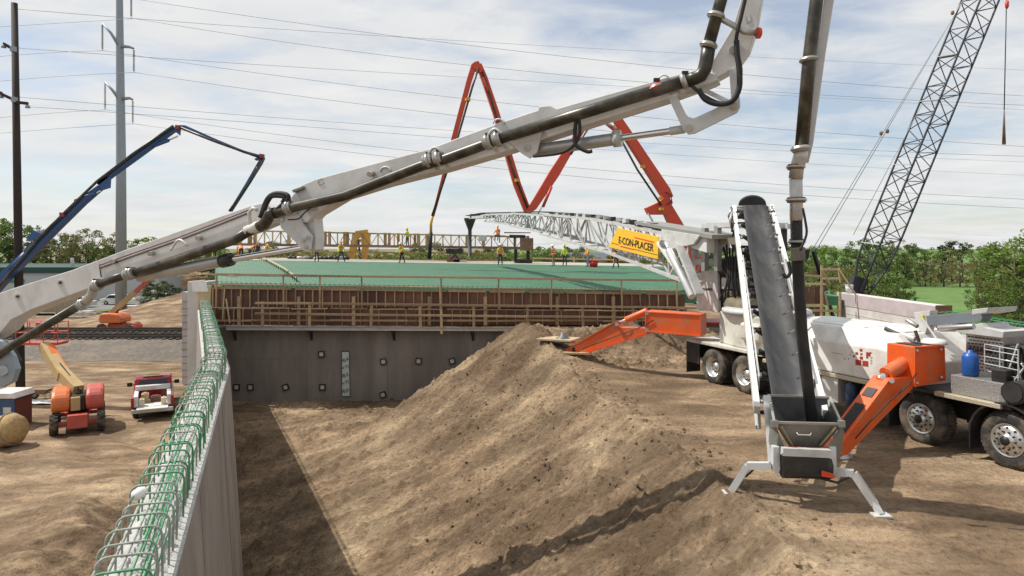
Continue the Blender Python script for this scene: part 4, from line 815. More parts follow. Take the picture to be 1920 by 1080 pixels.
# rear outrigger
R1 = Pl((2.0, 23.3), (3.9, -2.4))
slab('outrigger_box', R1, [(1209, 583), (1314, 590), (1314, 631), (1209, 622)], 0, .62, ORANGE, T, .02)
slab('outrigger_leg', R1, [(1154, 604), (1162, 614), (1211, 615), (1214, 625), (1150, 645), (1060, 673), (1050, 671), (1052, 662)], -.10, .42, ORANGE, T, .012)
for (x0, y0, x1, y1) in ((1052, 661, 1154, 603), (1060, 674, 1214, 626.5)): bar('leg_flange', R1.hit(x0, y0, -.06)-R1.n*.22, R1.hit(x1, y1, -.06)-R1.n*.22, .03, .46, ORANGE, T, up=R1.n)
for (x0, y0, x1, y1) in ((1211, 585, 1313, 591), (1211, 621, 1313, 630), (1211, 585, 1211, 621), (1313, 591, 1313, 630)): bar('weld_flange', R1.hit(x0, y0, .012), R1.hit(x1, y1, .012), .03, .035, ORANGE, T, up=R1.n)
slab('stiffener', R1, [(1168, 622), (1186, 620), (1180, 628), (1166, 630)], -.085, .02, ORANGE, T, 0); MB().tube([R1.hit(x, y, .03) for x, y in ((1225, 600), (1205, 612), (1150, 632), (1090, 655))], .014, 6).build('hydraulic_line', BLACK, T)
rod('outrigger_cylinder', R1.hit(1174, 600, -.3), R1.hit(1214, 583, -.3), .22, ORANGE, T); rod('cylinder_rod', R1.hit(1156, 607, -.3), R1.hit(1178, 598, -.3), .10, CHROME, T)
for x, y in ((1213, 587), (1213, 619), (1156, 608), (1054, 668)): rod('outrigger_pin', R1.hit(x, y, .03), R1.hit(x, y, -.5), .13, COUPL, T)
p = R1.hit(1056, 673, -.3); g0 = gz(p.x, p.y)+.16; MB().lathe([(0, 0), (.42, 0), (.40, .04), (.12, .20), (.08, .32), (0, .32)], Matrix.Translation((p.x, p.y, g0)), 20).build('outrigger_foot', mat('foot_grey', (.12, .12, .12), .5), T)
slab('grip_pad', R1, [(1072, 653), (1077, 651), (1079, 659), (1073, 661)], -.09, .01, BLACK, T, 0)
def board(label, c, a, L, w_):
    z = gz(c[0], c[1])+.06; d_ = Vector((math.cos(a), math.sin(a), 0))*L/2; o = bar('outrigger_board', (c[0]-d_.x, c[1]-d_.y, z), (c[0]+d_.x, c[1]+d_.y, z+.02), w_, .06, WOODP); tag(o, label, 'board')
board('pale plywood board lying under the rear orange outrigger foot, on the bank edge', (p.x-.15, p.y+.1), -.5, 1.3, .9); board('pale timber board sticking out of the bank in front of the rear outrigger foot', (p.x+.3, p.y-.55), -.25, 1.2, .35)
# feed conveyor
LO = Vector((4.72, 11.45, 1.12)); HI = Vector((6.86, 19.45, 5.22)); D = (HI-LO).normalized(); SD = Vector((D.y, -D.x, 0)).normalized(); UPV = SD.cross(D); UPV = UPV if UPV.z > 0 else -UPV
cs = [(-.27, .10), (-.14, -.01), (-.05, -.04), (.15, -.04), (.24, -.01), (.37, .10)]
b = MB(); stations = [0, .12, .25, .4, .55, .7, .85, .95, 1.0]; vs = []
L = (HI-LO).length
for f in stations:
    flat = 1-max(0, (f-.9)/.1); p = LO+D*L*f+UPV*(.10*max(0, (f-.9)/.1))
    vs += [p+SD*x+UPV*(y*flat) for x, y in cs]
# roll over the head pulley
for k in range(1, 7):
    a = math.pi*k/6; p = HI-UPV*.12+D*(.22*math.sin(a))+UPV*(.22*math.cos(a)); vs += [p+SD*x for x, y in cs]
n = 6; m = len(vs)//n
b.add(vs, [(i*n+j, i*n+j+1, (i+1)*n+j+1, (i+1)*n+j) for i in range(m-1) for j in range(n-1)], True)
o = b.build('feed_belt', BELT, T, fix=False); sm_ = o.modifiers.new('thick', 'SOLIDIFY'); sm_.thickness = .03; sm_.offset = -1
MB().prism([HI+D*.12+SD*(.38*math.cos(a))+Vector((0, 0, .04+.27*math.sin(a))) for a in np.linspace(0, math.pi, 13)], D*.10).build('head_hood', RUBBER, T)
rod('head_pulley', HI-UPV*.12+SD*.42, HI-UPV*.12-SD*.42, .36, BLACK, T)
for s_ in (-.55, .55):
    bar('feed_rail', LO+SD*s_+D*.35, HI+SD*(s_*.92)+D*.1, .10, .16, WHITE, T, up=UPV); bar('feed_lower_rail', LO+SD*s_*.95-UPV*.42+D*.4, HI+SD*s_*.88-UPV*.35, .07, .08, LGREY, T, up=UPV)
    for i in range(12):
        p = LO+D*(L*(i+.8)/12.4)
        bar('idler_arm', p+SD*(s_*.97)+UPV*.02, p+SD*(s_*.72)+UPV*.02, .10, .05, LGREY, T, up=UPV); rod('idler_roller', p+SD*(s_*.70)+UPV*.06, p+SD*(s_*.42)-UPV*.06, .10, BLACK, T)
        bar('idler_bracket', p+SD*s_*.95, p+SD*s_*.9-UPV*.40+D*(.25 if i % 2 else -.25), .05, .05, LGREY, T); rod('idler_hose', p+SD*s_*.84+UPV*.1, p+SD*s_*.84-UPV*.14+D*.2, .05, BLACK, T)
for i in range(10):
    p = LO+D*(L*(i+.6)/10.2); bar('cross_member', p-SD*.5-UPV*.2, p+SD*.5-UPV*.2, .06, .06, BLACK, T)
o = bar('skirt_plate', LO+SD*.46+D*1.1+UPV*.02, LO+SD*.46+D*6+UPV*.02, .02, .3, LGREY, T, up=UPV); o = bar('skirt_plate', LO-SD*.46+D*1.1+UPV*.02, LO-SD*.46+D*6+UPV*.02, .02, .3, LGREY, T, up=UPV)
for s_ in (-.6, .5):
    for k in range(5): p = HI-D*(.15+.25*k)+SD*s_; MB().tube([p+UPV*random.uniform(0, .2), p+SD*random.uniform(-.08, .08)-D*.1, p-UPV*.25-D*random.uniform(0, .2)], .03, 8).build('head_hose', random.choice([LGREY, STEEL, BLACK]), T)
# hopper
HS = mat('hopper_steel', (.20, .195, .175), .5, .35, .3, 4, dirt=(.36, .33, .27), damt=.6, dscale=3); HB = mat('hopper_liner', (.030, .030, .030), .55, .1, .3, 4, dirt=(.12, .11, .09), damt=.5)
def plate(name, pts, m, th=.02):
    o = MB().add([at(*p) for p in pts], [tuple(range(len(pts)))]).build(name, m, T, fix=False); s_ = o.modifiers.new('thick', 'SOLIDIFY'); s_.thickness = th; s_.offset = 0; return o
fl, fr, br, bl = (1452, 792, 10.9), (1578, 795, 10.9), (1556, 745, 11.75), (1441, 741, 11.75)
lfl, lfr, lbr, lbl = (1481, 836, 11.05), (1541, 838, 11.05), (1538, 800, 11.6), (1484, 800, 11.6)
plate('feeder_frame', [(1431, 742, 11.6), (1444, 742, 11.6), (1455, 862, 11.0), (1441, 868, 11.0)], LGREY, .06); plate('feeder_frame', [(1552, 750, 11.7), (1562, 750, 11.7), (1576, 850, 11.1), (1566, 856, 11.1)], LGREY, .06)
plate('hopper_front', [fl, fr, lfr, lfl], HS); plate('hopper_side', [fl, lfl, lbl, bl], HB); plate('hopper_side', [fr, br, lbr, lfr], HB); plate('hopper_back', [bl, lbl, lbr, br], HB); plate('hopper_floor', [lfl, lfr, lbr, lbl], HB)
plate('hopper_wing', [(1452, 794, 10.88), (1444, 800, 11.1), (1440, 850, 11.2), (1452, 862, 10.95), (1470, 838, 10.92), (1461, 815, 10.9)], HS); plate('hopper_wing', [(1578, 797, 10.88), (1582, 810, 11.1), (1574, 860, 11.1), (1560, 858, 10.95), (1552, 838, 10.92), (1568, 815, 10.9)], HS)
RIMM = mat('hopper_rim', (.38, .36, .31), .5, .4, .2, 5)
for a, c in ((fl, fr), (fr, br), (br, bl), (bl, fl)): bar('hopper_rim', at(*a), at(*c), .035, .035, RIMM, T)
for a, c in (((1464, 800, 10.86), (1484, 834, 10.98)), ((1566, 802, 10.86), (1538, 835, 10.98))): bar('hopper_rib', at(*a), at(*c), .05, .03, mat('rib_ochre', (.28, .23, .12), .6), T)
MB().tube([at(1494, 811, 10.86), at(1496, 815, 10.83), at(1519, 816, 10.83), at(1521, 812, 10.86)], .01, 6).build('hopper_handle', LGREY, T)
for k in range(9): p = at(1443+k*.9, 745+k*5, 11.65-.08*k); rod('rim_bolt', p, p+Vector((.02, -.02, 0)), .025, LGREY, T)
for x in (1452, 1577): MB().box((-.05, -.04, -.06), (.05, .04, .04), Matrix.Translation(at(x, 793, 10.88))).build('latch', STEEL, T)
rod('tail_drum', at(1467, 872, 10.95), at(1552, 874, 10.95), .42, HB, T)
plate('tail_guard', [(1466, 850, 10.72), (1554, 852, 10.72), (1552, 894, 10.78), (1468, 890, 10.78)], HB)
for x in (1456, 1562): MB().prism([at(x-6, 838, 10.85), at(x+6, 838, 10.85), at(x+7, 880, 10.8), at(x+2, 892, 10.8), at(x-6, 872, 10.8)], (0, .12, 0)).build('drum_bearing', LGREY, T, .005)
bar('cross_beam', at(1466, 846, 10.75), at(1556, 850, 10.75), .10, .12, LGREY, T); bar('red_bar', at(1478, 840, 10.86), at(1540, 843, 10.86), .04, .05, REDB, T)
def foot(pts, w_):
    P = [at(*p) for p in pts]
    for a, c in zip(P[:-1], P[1:]): bar('feeder_leg', a, c, w_, w_, LGREY, T)
gl, gr = on(1367, 924, .0), on(1651, 966, .0)
foot([(1447, 873, 11.0), (1402, 873, 11.2), (1372, 920, 11.35)], .11); foot([(1560, 884, 10.9), (1601, 887, 10.75), (1640, 945, 10.6)], .11)
bar('feeder_leg_tube', at(1636, 938, 10.62), gr+Vector((0, 0, gz(gr.x, gr.y)+.02)), .08, .08, LGREY, T); p = gr; MB().box((p.x-.13, p.y-.1, gz(p.x, p.y)), (p.x+.13, p.y+.1, gz(p.x, p.y)+.03)).build('foot_plate', LGREY, T)
p = at(1369, 925, 11.36); MB().box((p.x-.11, p.y-.1, min(p.z-.1, gz(p.x, p.y)-.02)), (p.x+.08, p.y+.1, p.z+.03)).build('foot_plate', LGREY, T)
bar('leg_brace', at(1420, 874, 11.15), at(1398, 894, 11.25), .03, .03, BLACK, T)
plate('red_flag', [(1540, 882, 10.7), (1562, 888, 10.7), (1564, 897, 10.7), (1540, 893, 10.7)], REDB); MB().tube([at(1540, 897, 10.8), at(1570, 905, 10.75), at(1590, 895, 10.75), at(1600, 888, 10.75)], .02, 8).build('feeder_hose', BLACK, T)
# ------------------------------------------------------------ far booms
def limb(T, pl, pts, off, th, m, name='boom_section'):
    if m is BLUEB: pts = [(x, y, w_*.8) for x, y, w_ in pts]
    """boom section whose outline follows (x, y, width) stations along its axis"""
    L = []; R = []
    for i, (x, y, w_) in enumerate(pts):
        x0, y0 = pts[max(i-1, 0)][:2]; x1, y1 = pts[min(i+1, len(pts)-1)][:2]; d_ = math.hypot(x1-x0, y1-y0); nx_, ny_ = -(y1-y0)/d_, (x1-x0)/d_
        L.append((x+nx_*w_/2, y+ny_*w_/2)); R.append((x-nx_*w_/2, y-ny_*w_/2))
    return slab(name, pl, L+R[::-1], off, th, m, T, .02)
def pline(T, pl, pts, d_, m, off=.4, name='delivery_pipe'): return MB().tube([pl.hit(x, y, off) for x, y in pts], d_/2, 10).build(name, m, T)
RB = Pl((0, 50), (1, .1))
T = thing('red_concrete_boom', 'red orange concrete boom folded in zigzag above the bridge deck', 'concrete boom', (13, 51, -4.9))
limb(T, RB, [(1152, 212, 14), (1185, 262, 17), (1248, 358, 20), (1256, 372, 16)], .3, .6, REDB)
limb(T, RB, [(1132, 226, 5), (1150, 240, 6), (1165, 250, 6)], .2, .3, REDB, 'joint_link')
slab('joint_plate', RB, [(1212, 390), (1236, 379), (1252, 366), (1262, 380), (1250, 402), (1238, 402), (1218, 402)], .35, .7, REDB, T)
limb(T, RB, [(1250, 385, 18), (1264, 412, 22), (1285, 450, 24), (1340, 560, 26)], .3, .6, REDB)
limb(T, RB, [(1105, 222, 9), (1086, 250, 13), (1040, 325, 19), (1000, 388, 14), (990, 398, 9)], .3, .6, REDB)
limb(T, RB, [(990, 396, 13), (970, 345, 14), (930, 210, 12), (908, 145, 12), (898, 120, 10)], .1, .5, REDB)
limb(T, RB, [(897, 118, 9), (889, 122, 11), (880, 150, 10), (848, 270, 9), (812, 405, 5)], .3, .4, REDB)
slab('tip_plate', RB, [(884, 124), (889, 116), (897, 114), (906, 128), (902, 136), (893, 132)], .34, .55, REDB, T)
pline(T, RB, [(897, 128), (885, 165), (852, 280), (810, 405)], .16, PIPE); pline(T, RB, [(905, 135), (922, 190), (962, 320), (991, 394)], .14, PIPE, .2); pline(T, RB, [(1150, 235), (1195, 318), (1240, 385)], .16, PIPE, .5); pline(T, RB, [(1112, 228), (1070, 290)], .14, PIPE, .4)
pline(T, RB, [(1215, 400), (1236, 436)], .14, STEEL, .2, 'cylinder_rod'); pline(T, RB, [(1034, 350), (1018, 388)], .22, REDB, .4, 'cylinder'); pline(T, RB, [(1020, 382), (1008, 402)], .1, CHROME, .4, 'cylinder_rod'); pline(T, RB, [(905, 145), (914, 172)], .2, REDB, .4, 'cylinder'); pline(T, RB, [(1126, 224), (1146, 236)], .2, CHROME, .2, 'cylinder_rod')
pline(T, RB, [(811, 404), (808, 420), (808, 438)], .2, YMACH, .2, 'reducer'); pline(T, RB, [(808, 436), (807, 455), (805, 486)], .27, RUBBER, .2, 'end_hose'); pline(T, RB, [(1248, 360), (1258, 366), (1260, 378), (1250, 384)], .08, RUBBER, .5, 'hydraulic_hose')
for x, y in ((877, 187), (970, 338), (1205, 312), (1240, 392), (1238, 372)): MB().lathe([(.2, -.1), (.2, .1)], Matrix.Translation(RB.hit(x, y, .45)), 10).build('pipe_clamp', YMACH, T)
MB().box((12, 48.5, -4.9), (20, 51.5, -1.2)).build('pump_body', REDB, T, .1)
BB = Pl((-24, 40), (1, 0))
T = thing('blue_concrete_boom', 'dark blue concrete boom arching behind the steel transmission pole', 'concrete boom', (-32, 40, -4.9))
limb(T, BB, [(-60, 590, 26), (0, 524, 22), (100, 425, 18), (150, 378, 14), (185, 350, 9)], .3, .5, BLUEB)
limb(T, BB, [(182, 345, 9), (206, 325, 12), (260, 287, 10), (318, 246, 7), (330, 239, 6)], .3, .45, BLUEB)
limb(T, BB, [(334, 236, 5), (345, 238, 9), (400, 262, 8), (455, 284, 6), (490, 293, 5)], .25, .4, BLUEB)
limb(T, BB, [(492, 294, 6), (486, 305, 8), (462, 345, 6), (430, 396, 4)], .25, .35, BLUEB)
slab('joint_plate', BB, [(183, 342), (200, 331), (207, 332), (206, 352), (190, 357)], .3, .1, BLUEB, T, 0); slab('joint_plate', BB, [(325, 242), (338, 240), (337, 254), (330, 248)], .3, .1, BLUEB, T, 0); slab('joint_plate', BB, [(476, 298), (494, 290), (490, 300), (480, 301)], .3, .1, BLUEB, T, 0)
slab('joint_plate', BB, [(48, 452), (62, 432), (78, 438), (79, 448), (62, 450)], .35, .7, BLUEB, T, 0)
pline(T, BB, [(-60, 600), (0, 535), (70, 450), (125, 395), (182, 340), (250, 288), (325, 236)], .16, PIPE); pline(T, BB, [(330, 236), (400, 264), (487, 295)], .15, PIPE, .35); pline(T, BB, [(492, 296), (470, 340), (430, 396)], .15, PIPE, .35)
pline(T, BB, [(142, 378), (180, 362)], .3, BLUEB, .2, 'cylinder'); pline(T, BB, [(176, 364), (188, 358)], .12, CHROME, .2, 'cylinder_rod'); pline(T, BB, [(285, 275), (316, 263)], .22, BLUEB, .2, 'cylinder'); pline(T, BB, [(314, 264), (334, 255)], .1, CHROME, .2, 'cylinder_rod'); pline(T, BB, [(20, 505), (50, 475)], .35, BLUEB, .2, 'cylinder'); pline(T, BB, [(50, 475), (76, 450)], .16, CHROME, .2, 'cylinder_rod')
for x, y in ((490, 292), (332, 238), (115, 402)): slab('red_clamp', BB, [(x-4, y-4), (x+4, y-3), (x+4, y+4), (x-4, y+4)], .5, .2, mat('clamp_red', (.25, .03, .04), .5), T, 0)
MB().box((-42, 38.6, -4.9), (-33, 41.4, -.6)).build('pump_body', BLUEB, T, .1)
# ------------------------------------------------------------ poles and lines
p0 = on(39, 752, -4.95); top = at(27, 6, p0.y)
T = thing('utility_pole', 'dark brown timber utility pole with short crossarms behind the grey boom', 'utility pole', p0)
MB().tube([p0-Vector((0, 0, .3)), p0.lerp(top, .5), top], [.25, .215, .17], 16).build('shaft', POLE, T)
MB().lathe([(.30, 0), (.27, .35), (.26, .5)], Matrix.Translation(p0+Vector((0, 0, -.05))), 14).build('base_wrap', mat('wrap_white', (.5, .5, .48), .7), T)
for x0, y0, x1, y1 in ((7, 82, 28, 94), (2, 176, 28, 188), (32, 192, 52, 194), (0, 173, 4, 178)): bar('crossarm', at(x0, y0, p0.y-.2), at(x1, y1, p0.y-.2), .16, .16, POLE, T)
for x, y in ((25, 92), (27, 187)): MB().box((-.12, -.12, -.15), (.12, .12, .15), Matrix.Translation(at(x, y, p0.y-.25))).build('bracket', GALV, T)
for x, y in ((7, 84), (2, 178), (52, 197)): MB().lathe([(0, .05), (.1, .02), (.14, -.14), (0, -.16)], Matrix.Translation(at(x, y+1, p0.y-.2)), 10).build('insulator', GALV, T)
TP = on(227, 592, -4.95); TY = TP.y
T = thing('transmission_pole', 'tall tapered blue grey steel transmission pole with curved arms', 'transmission pole', TP)
MB().tube([TP-Vector((0, 0, .3)), at(227, 300, TY), at(224, 0, TY), at(223, -260, TY)], [.72, .60, .42, .28], 12).build('shaft', GALV, T)
INS = mat('insulator', (.22, .22, .22), .4, 0, .1)
def arm(pts, bot):
    MB().tube([at(x, y, TY-.3) for x, y in pts], [.24, .18, .12][:len(pts)] if len(pts) == 3 else [.22, .12], 8).build('arm', GALV, T)
    x, y = pts[-1]; b = MB()
    n_ = int((bot-y)/2.2)
    for k in range(n_): b.lathe([(.05, 0), (.16, .02), (.05, .08)], Matrix.Translation(at(x, y+4+k*(bot-y-5)/n_, TY-.3)), 8)
    o = b.build('insulator_string', INS, T, fix=False); o['kind'] = 'stuff'; rod('insulator_core', at(x, y, TY-.3), at(x, bot, TY-.3), .06, INS, T)
arm([(222, 84), (208, 62), (192, 44)], 95); arm([(230, 87), (242, 88), (251, 91)], 136); arm([(223, 185), (210, 168), (197, 154)], 206); arm([(232, 185), (243, 184), (249, 187)], 232); arm([(226, -20), (238, -18), (246, -15)], 33)
def sag(name, pts, label, Y0=TY-.3, Y1=None, d_=.055):
    Y1 = Y1 or Y0; xs_ = [p[0] for p in pts]; c = np.polyfit(xs_, [p[1] for p in pts], min(3, len(pts)-1)); q = []
    for x in np.linspace(xs_[0], xs_[-1], 26): q.append(at(x, float(np.polyval(c, x)), Y0+(Y1-Y0)*(x-xs_[0])/(xs_[-1]-xs_[0])))
    tag(MB().tube(q, d_/2, 5).build(name, WIREM), label, 'power line', 'overhead power lines')
for pts, lab in (([(246, -3), (520, 38), (880, 85), (1440, 144), (2100, 190)], 'topmost power line of the steel pole'), ([(33, 17), (520, 54), (880, 78), (1440, 108), (2100, 140)], 'thin power line from the tip of the brown pole'), ([(250, 35), (520, 75), (880, 124), (1440, 171), (2100, 204)], 'power line from the highest hanging insulator of the steel pole'), ([(33, 90), (520, 123), (880, 146), (1440, 177), (2100, 218)], 'thin power line from the upper crossarm of the brown pole'),
            ([(192, 95), (520, 141), (880, 187), (1440, 240), (2100, 285)], 'power line from the upper long arm of the steel pole'), ([(251, 136), (520, 174), (880, 220), (1440, 270), (2100, 296)], 'power line from the upper short arm of the steel pole'), ([(33, 182), (520, 220), (880, 248), (1440, 281), (2100, 310)], 'thin power line from the lower long crossarm of the brown pole'), ([(197, 206), (520, 251), (880, 296), (1440, 344), (2100, 382)], 'power line from the lower long arm of the steel pole'), ([(249, 232), (520, 268), (880, 311), (1440, 361), (2100, 398)], 'power line from the lower short arm of the steel pole'), ([(52, 200), (520, 233), (880, 262), (1440, 302), (2100, 335)], 'thin power line from the lower short crossarm of the brown pole')):
    sag('power_line', pts, lab+', crossing the sky', TY-.3 if pts[0][0] > 100 else p0.y, TY+6, .055 if pts[0][0] > 100 else .03)
for pts, lab in (([(-60, 54), (100, 44), (250, 35)], 'highest hanging insulator'), ([(-60, 112), (60, 101), (192, 95)], 'upper long arm'), ([(-60, 158), (100, 144), (251, 136)], 'upper short arm'), ([(-60, 227), (60, 215), (197, 206)], 'lower long arm'), ([(-60, 255), (100, 242), (249, 232)], 'lower short arm')): sag('power_line', pts, 'power line from the %s of the steel pole, behind the brown pole' % lab, TY-.3, TY-6, .055)
# ------------------------------------------------------------ lattice crane
T = thing('lattice_crane', 'dark blue lattice boom crane standing beyond the pale wing wall', 'crane', at(1612, 600, 45)*Vector((1, 1, 0)).length if False else (22.9, 45, -4.95))
A0 = at(1614, 548, 45); A1 = at(1838, 0, 45); ax = (A1-A0).normalized(); A1 = A0+ax*((A1-A0).length*1.28)
v1 = Vector((ax.z, 0, -ax.x)).normalized(); v2 = Vector((0, 1, 0)); ca, sa = math.cos(.32), math.sin(.32); e1 = v1*ca+v2*sa; e2 = -v1*sa+v2*ca; hw = .72
def cpt(f, i): s_ = ((-1, -1), (1, -1), (1, 1), (-1, 1))[i]; w_ = hw*min(1, .45+f*6); return A0+(A1-A0)*f+e1*(s_[0]*w_)+e2*(s_[1]*w_)
nb = 26
for i in range(4):
    for k in range(nb):
        if k % 2 == 0: rod('chord', cpt(k/nb, i), cpt(min(k+2, nb)/nb, i), .13, CRANE, T)
        j = (i+1) % 4; a, c = (i, j) if k % 2 else (j, i); rod('lacing', cpt(k/nb, a), cpt((k+1)/nb, c), .065, CRANE, T)
        if k % 2 == 0: rod('lacing', cpt(k/nb, i), cpt(k/nb, j), .055, CRANE, T)
for f in (.12, .33, .50, .62): bar('walkway_plate', cpt(f, 0), cpt(f, 3), .3, .05, LGREY, T)
for a, c in (((1522, 470), (1800, 10)), ((1530, 470), (1812, -10)), ((1600, 440), (1700, 250))): MB().tube([at(*a, 43), at(*c, 44), at(c[0]+(c[0]-a[0])*.3, c[1]+(c[1]-a[1])*.3, 44)], .02, 5).build('pendant', WIREM, T)
for x, y in ((1652, 250), (1664, 246), (1786, 24)): MB().lathe([(0, -.15), (.1, -.1), (.1, .1), (0, .15)], Matrix.Translation(at(x, y, 43.5)), 8).build('socket', RUST, T)
MB().box((21.2, 43.2, -4.0), (25.5, 47, -1.6)).build('upper_body', CRANE, T, .05); bar('boom_foot', at(1600, 560, 45), at(1612, 520, 45), .5, .9, CRANE, T); bar('gantry', (21.5, 45, -1.6), at(1525, 470, 43), .2, .2, CRANE, T)
for y in (42.7, 46.4): MB().box((20.5, y, -4.95), (26.5, y+1, -3.8)).build('crawler_track', RUBBER, T, .2)
T = thing('crane_hook', 'crane hook on a single line with hanging slings, against the sky', 'crane hook', at(1883, 270, 46))
MB().tube([at(1890, -150, 46), at(1887, 12, 46)], .03, 5).build('line', CRANE, T); MB().lathe([(0, .25), (.12, .2), (.12, -.15), (.05, -.3), (0, -.3)], Matrix.Translation(at(1888, 8, 46)), 10).build('block', REDB, T)
MB().tube([at(1887, 14, 46), at(1883, 206, 46)], .035, 5).build('line', CRANE, T)
for dx in (-3, -1, 1, 3): MB().tube([at(1883, 205, 46), at(1882.5+dx*.6, 240, 46), at(1882.5+dx, 271, 46)], .03, 5).build('sling', RUST, T)
# ------------------------------------------------------------ deck finishing machine, work bridge, yellow excavator
T = thing('deck_finisher', 'rusty deck finishing machine with long truss spanning the green bridge deck', 'finishing machine', (0, 63, 2.7))
DF = Pl((0, 63), (1, 0))
def ty(x): return 432+(x-430)*.022
def by(x): return 458+(x-430)*.013
BEIGE = mat('truss_beige', (.46, .32, .15), .7, .1, .25, 4, dirt=(.2, .12, .07), damt=.6, rnd=.2)
for off in (0, -1.2):
    for x in range(420, 990, 95):
        bar('top_chord', DF.hit(x, ty(x), off), DF.hit(x+95, ty(x+95), off), .14, .14, BEIGE, T); bar('bottom_chord', DF.hit(x, by(x), off), DF.hit(x+95, by(x+95), off), .16, .24, RUST, T)
    for i in range(38):
        x = 420+i*15.2
        if i % 4 == 0 or off == 0: bar('upright', DF.hit(x, ty(x), off), DF.hit(x, by(x), off), .1 if i % 8 else .3, .1, BEIGE, T, up=(0, 1, 0))
        if off == 0: bar('lacing', DF.hit(x, ty(x) if i % 2 else by(x), off), DF.hit(x+15.2, by(x+15.2) if i % 2 else ty(x+15.2), off), .05, .05, RUST, T, up=(0, 1, 0))
for x in (470, 478, 610, 618, 646, 652, 680, 722, 730, 747, 778, 784, 800, 805, 875, 965, 990): bar('leg', DF.hit(x, ty(x)-2, -.3), DF.hit(x, by(x)+2, -.3), .22, .2, BEIGE, T, up=(0, 1, 0))
for x in (967, 990, 484): bar('end_leg', DF.hit(x, by(x), -.5), DF.hit(x, 492, -.5), .3, .3, BLACK, T, up=(0, 1, 0))
for x0, x1, y0, y1, m in ((945, 995, 435, 437, RUST), (955, 985, 440, 446, BLACK), (975, 1000, 446, 470, RUST), (968, 998, 486, 494, BLACK), (836, 868, 466, 476, BLACK), (838, 862, 478, 492, RUST), (850, 874, 487, 494, LGREY), (897, 912, 442, 452, LGREY), (930, 948, 441, 444, RUST)): slab('carriage', DF, [(x0, y0), (x1, y0+.5), (x1, y1), (x0, y1)], .3, .9, m, T)
bar('carriage_brace', DF.hit(842, 466, .3), DF.hit(862, 488, .3), .12, .12, BLACK, T); bar('carriage_brace', DF.hit(864, 466, .3), DF.hit(844, 488, .3), .12, .12, BLACK, T)
T = thing('work_bridge', 'low pale work bridge truss lying behind the finishing machine', 'work bridge', (0, 65.6, 2.8)); WBr = Pl((0, 65.6), (1, 0))
for y in (472, 486):
    for x in range(500, 940, 110): bar('chord', WBr.hit(x, y+(x-500)*.006), WBr.hit(x+110, y+(x-390)*.006), .1, .12, BEIGE, T)
for i in range(44): x = 500+i*10; bar('lacing', WBr.hit(x, 472 if i % 2 else 486), WBr.hit(x+10, 486 if i % 2 else 472), .05, .05, BEIGE, T, up=(0, 1, 0))
for x in (505, 720, 935): bar('leg', WBr.hit(x, 472, -.1), WBr.hit(x, 490, -.1), .15, .15, RUST, T)
T = thing('material_bags', 'row of grey bags and bundles lying along the far deck edge', 'bags', (-10, 66, 2.9))
for i in range(12):
    x = 545+i*9.5+random.uniform(-2, 2); p = at(x, 485, 64.6); MB().lathe([(0, .3), (.25, .26), (.36, .1), (.3, 0)], Matrix.Translation((p.x, p.y, zd(p.x, 64.6)+.03)) @ Matrix.Rotation(random.random(), 4, 'Z') @ Matrix.Diagonal((1, .7, random.uniform(.7, 1.2), 1)), 10).build('bag', random.choice([BLACK, LGREY, mat('bag_pink', (.4, .25, .22), .8), mat('bag_grey', (.3, .29, .28), .8)]), T)
T = thing('yellow_excavator', 'yellow excavator arm raised behind the finishing machine truss', 'excavator', (-19, 86, -4.9)); EX = Pl((0, 86), (1, 0))
for a, c, w_ in (((655, 500), (668, 440), .8), ((668, 440), (690, 437), .9), ((690, 436), (680, 500), .7), ((640, 520), (662, 470), .6), ((662, 450), (688, 452), .4)): bar('arm', EX.hit(*a), EX.hit(*c), w_, .6, YMACH, T, up=(0, 1, 0))
rod('arm_ram', EX.hit(672, 450, .5), EX.hit(676, 492, .5), .25, BLACK, T)
MB().box((-23, 84.5, -4), (-17.5, 88, -1)).build('body', YMACH, T, .2)
for y in (84, 87.6): MB().box((-23.5, y, -4.95), (-17, y+.9, -3.9)).build('crawler_track', BLACK, T, .2)
# far parapet railing on the right of the deck
T = thing('far_rail', 'pale timber rail along the far right side of the deck', 'railing', (8, 70, 2.4)); FR = Pl((0, 66), (1, 0))
for x in range(1000, 1190, 38): bar('rail', FR.hit(x, 484+(x-1000)*.02), FR.hit(x+38, 484+(x-962)*.02), .06, .14, WOODP, T); bar('post', FR.hit(x, 482), FR.hit(x, 497), .1, .1, WOODP, T)
T = thing('distant_shed', 'long dark grey shed roof far behind the deck', 'building', (12, 130, -4.5)); MB().box((5, 130, -4.6), (24, 140, 2.0)).build('wall', mat('shed_grey', (.12, .14, .18), .8), T); MB().prism([(4.5, 129.5, 2.0), (4.5, 140.5, 2.0), (4.5, 135, 3.2)], (20, 0, 0)).build('roof', mat('shed_roof', (.09, .10, .13), .8), T)
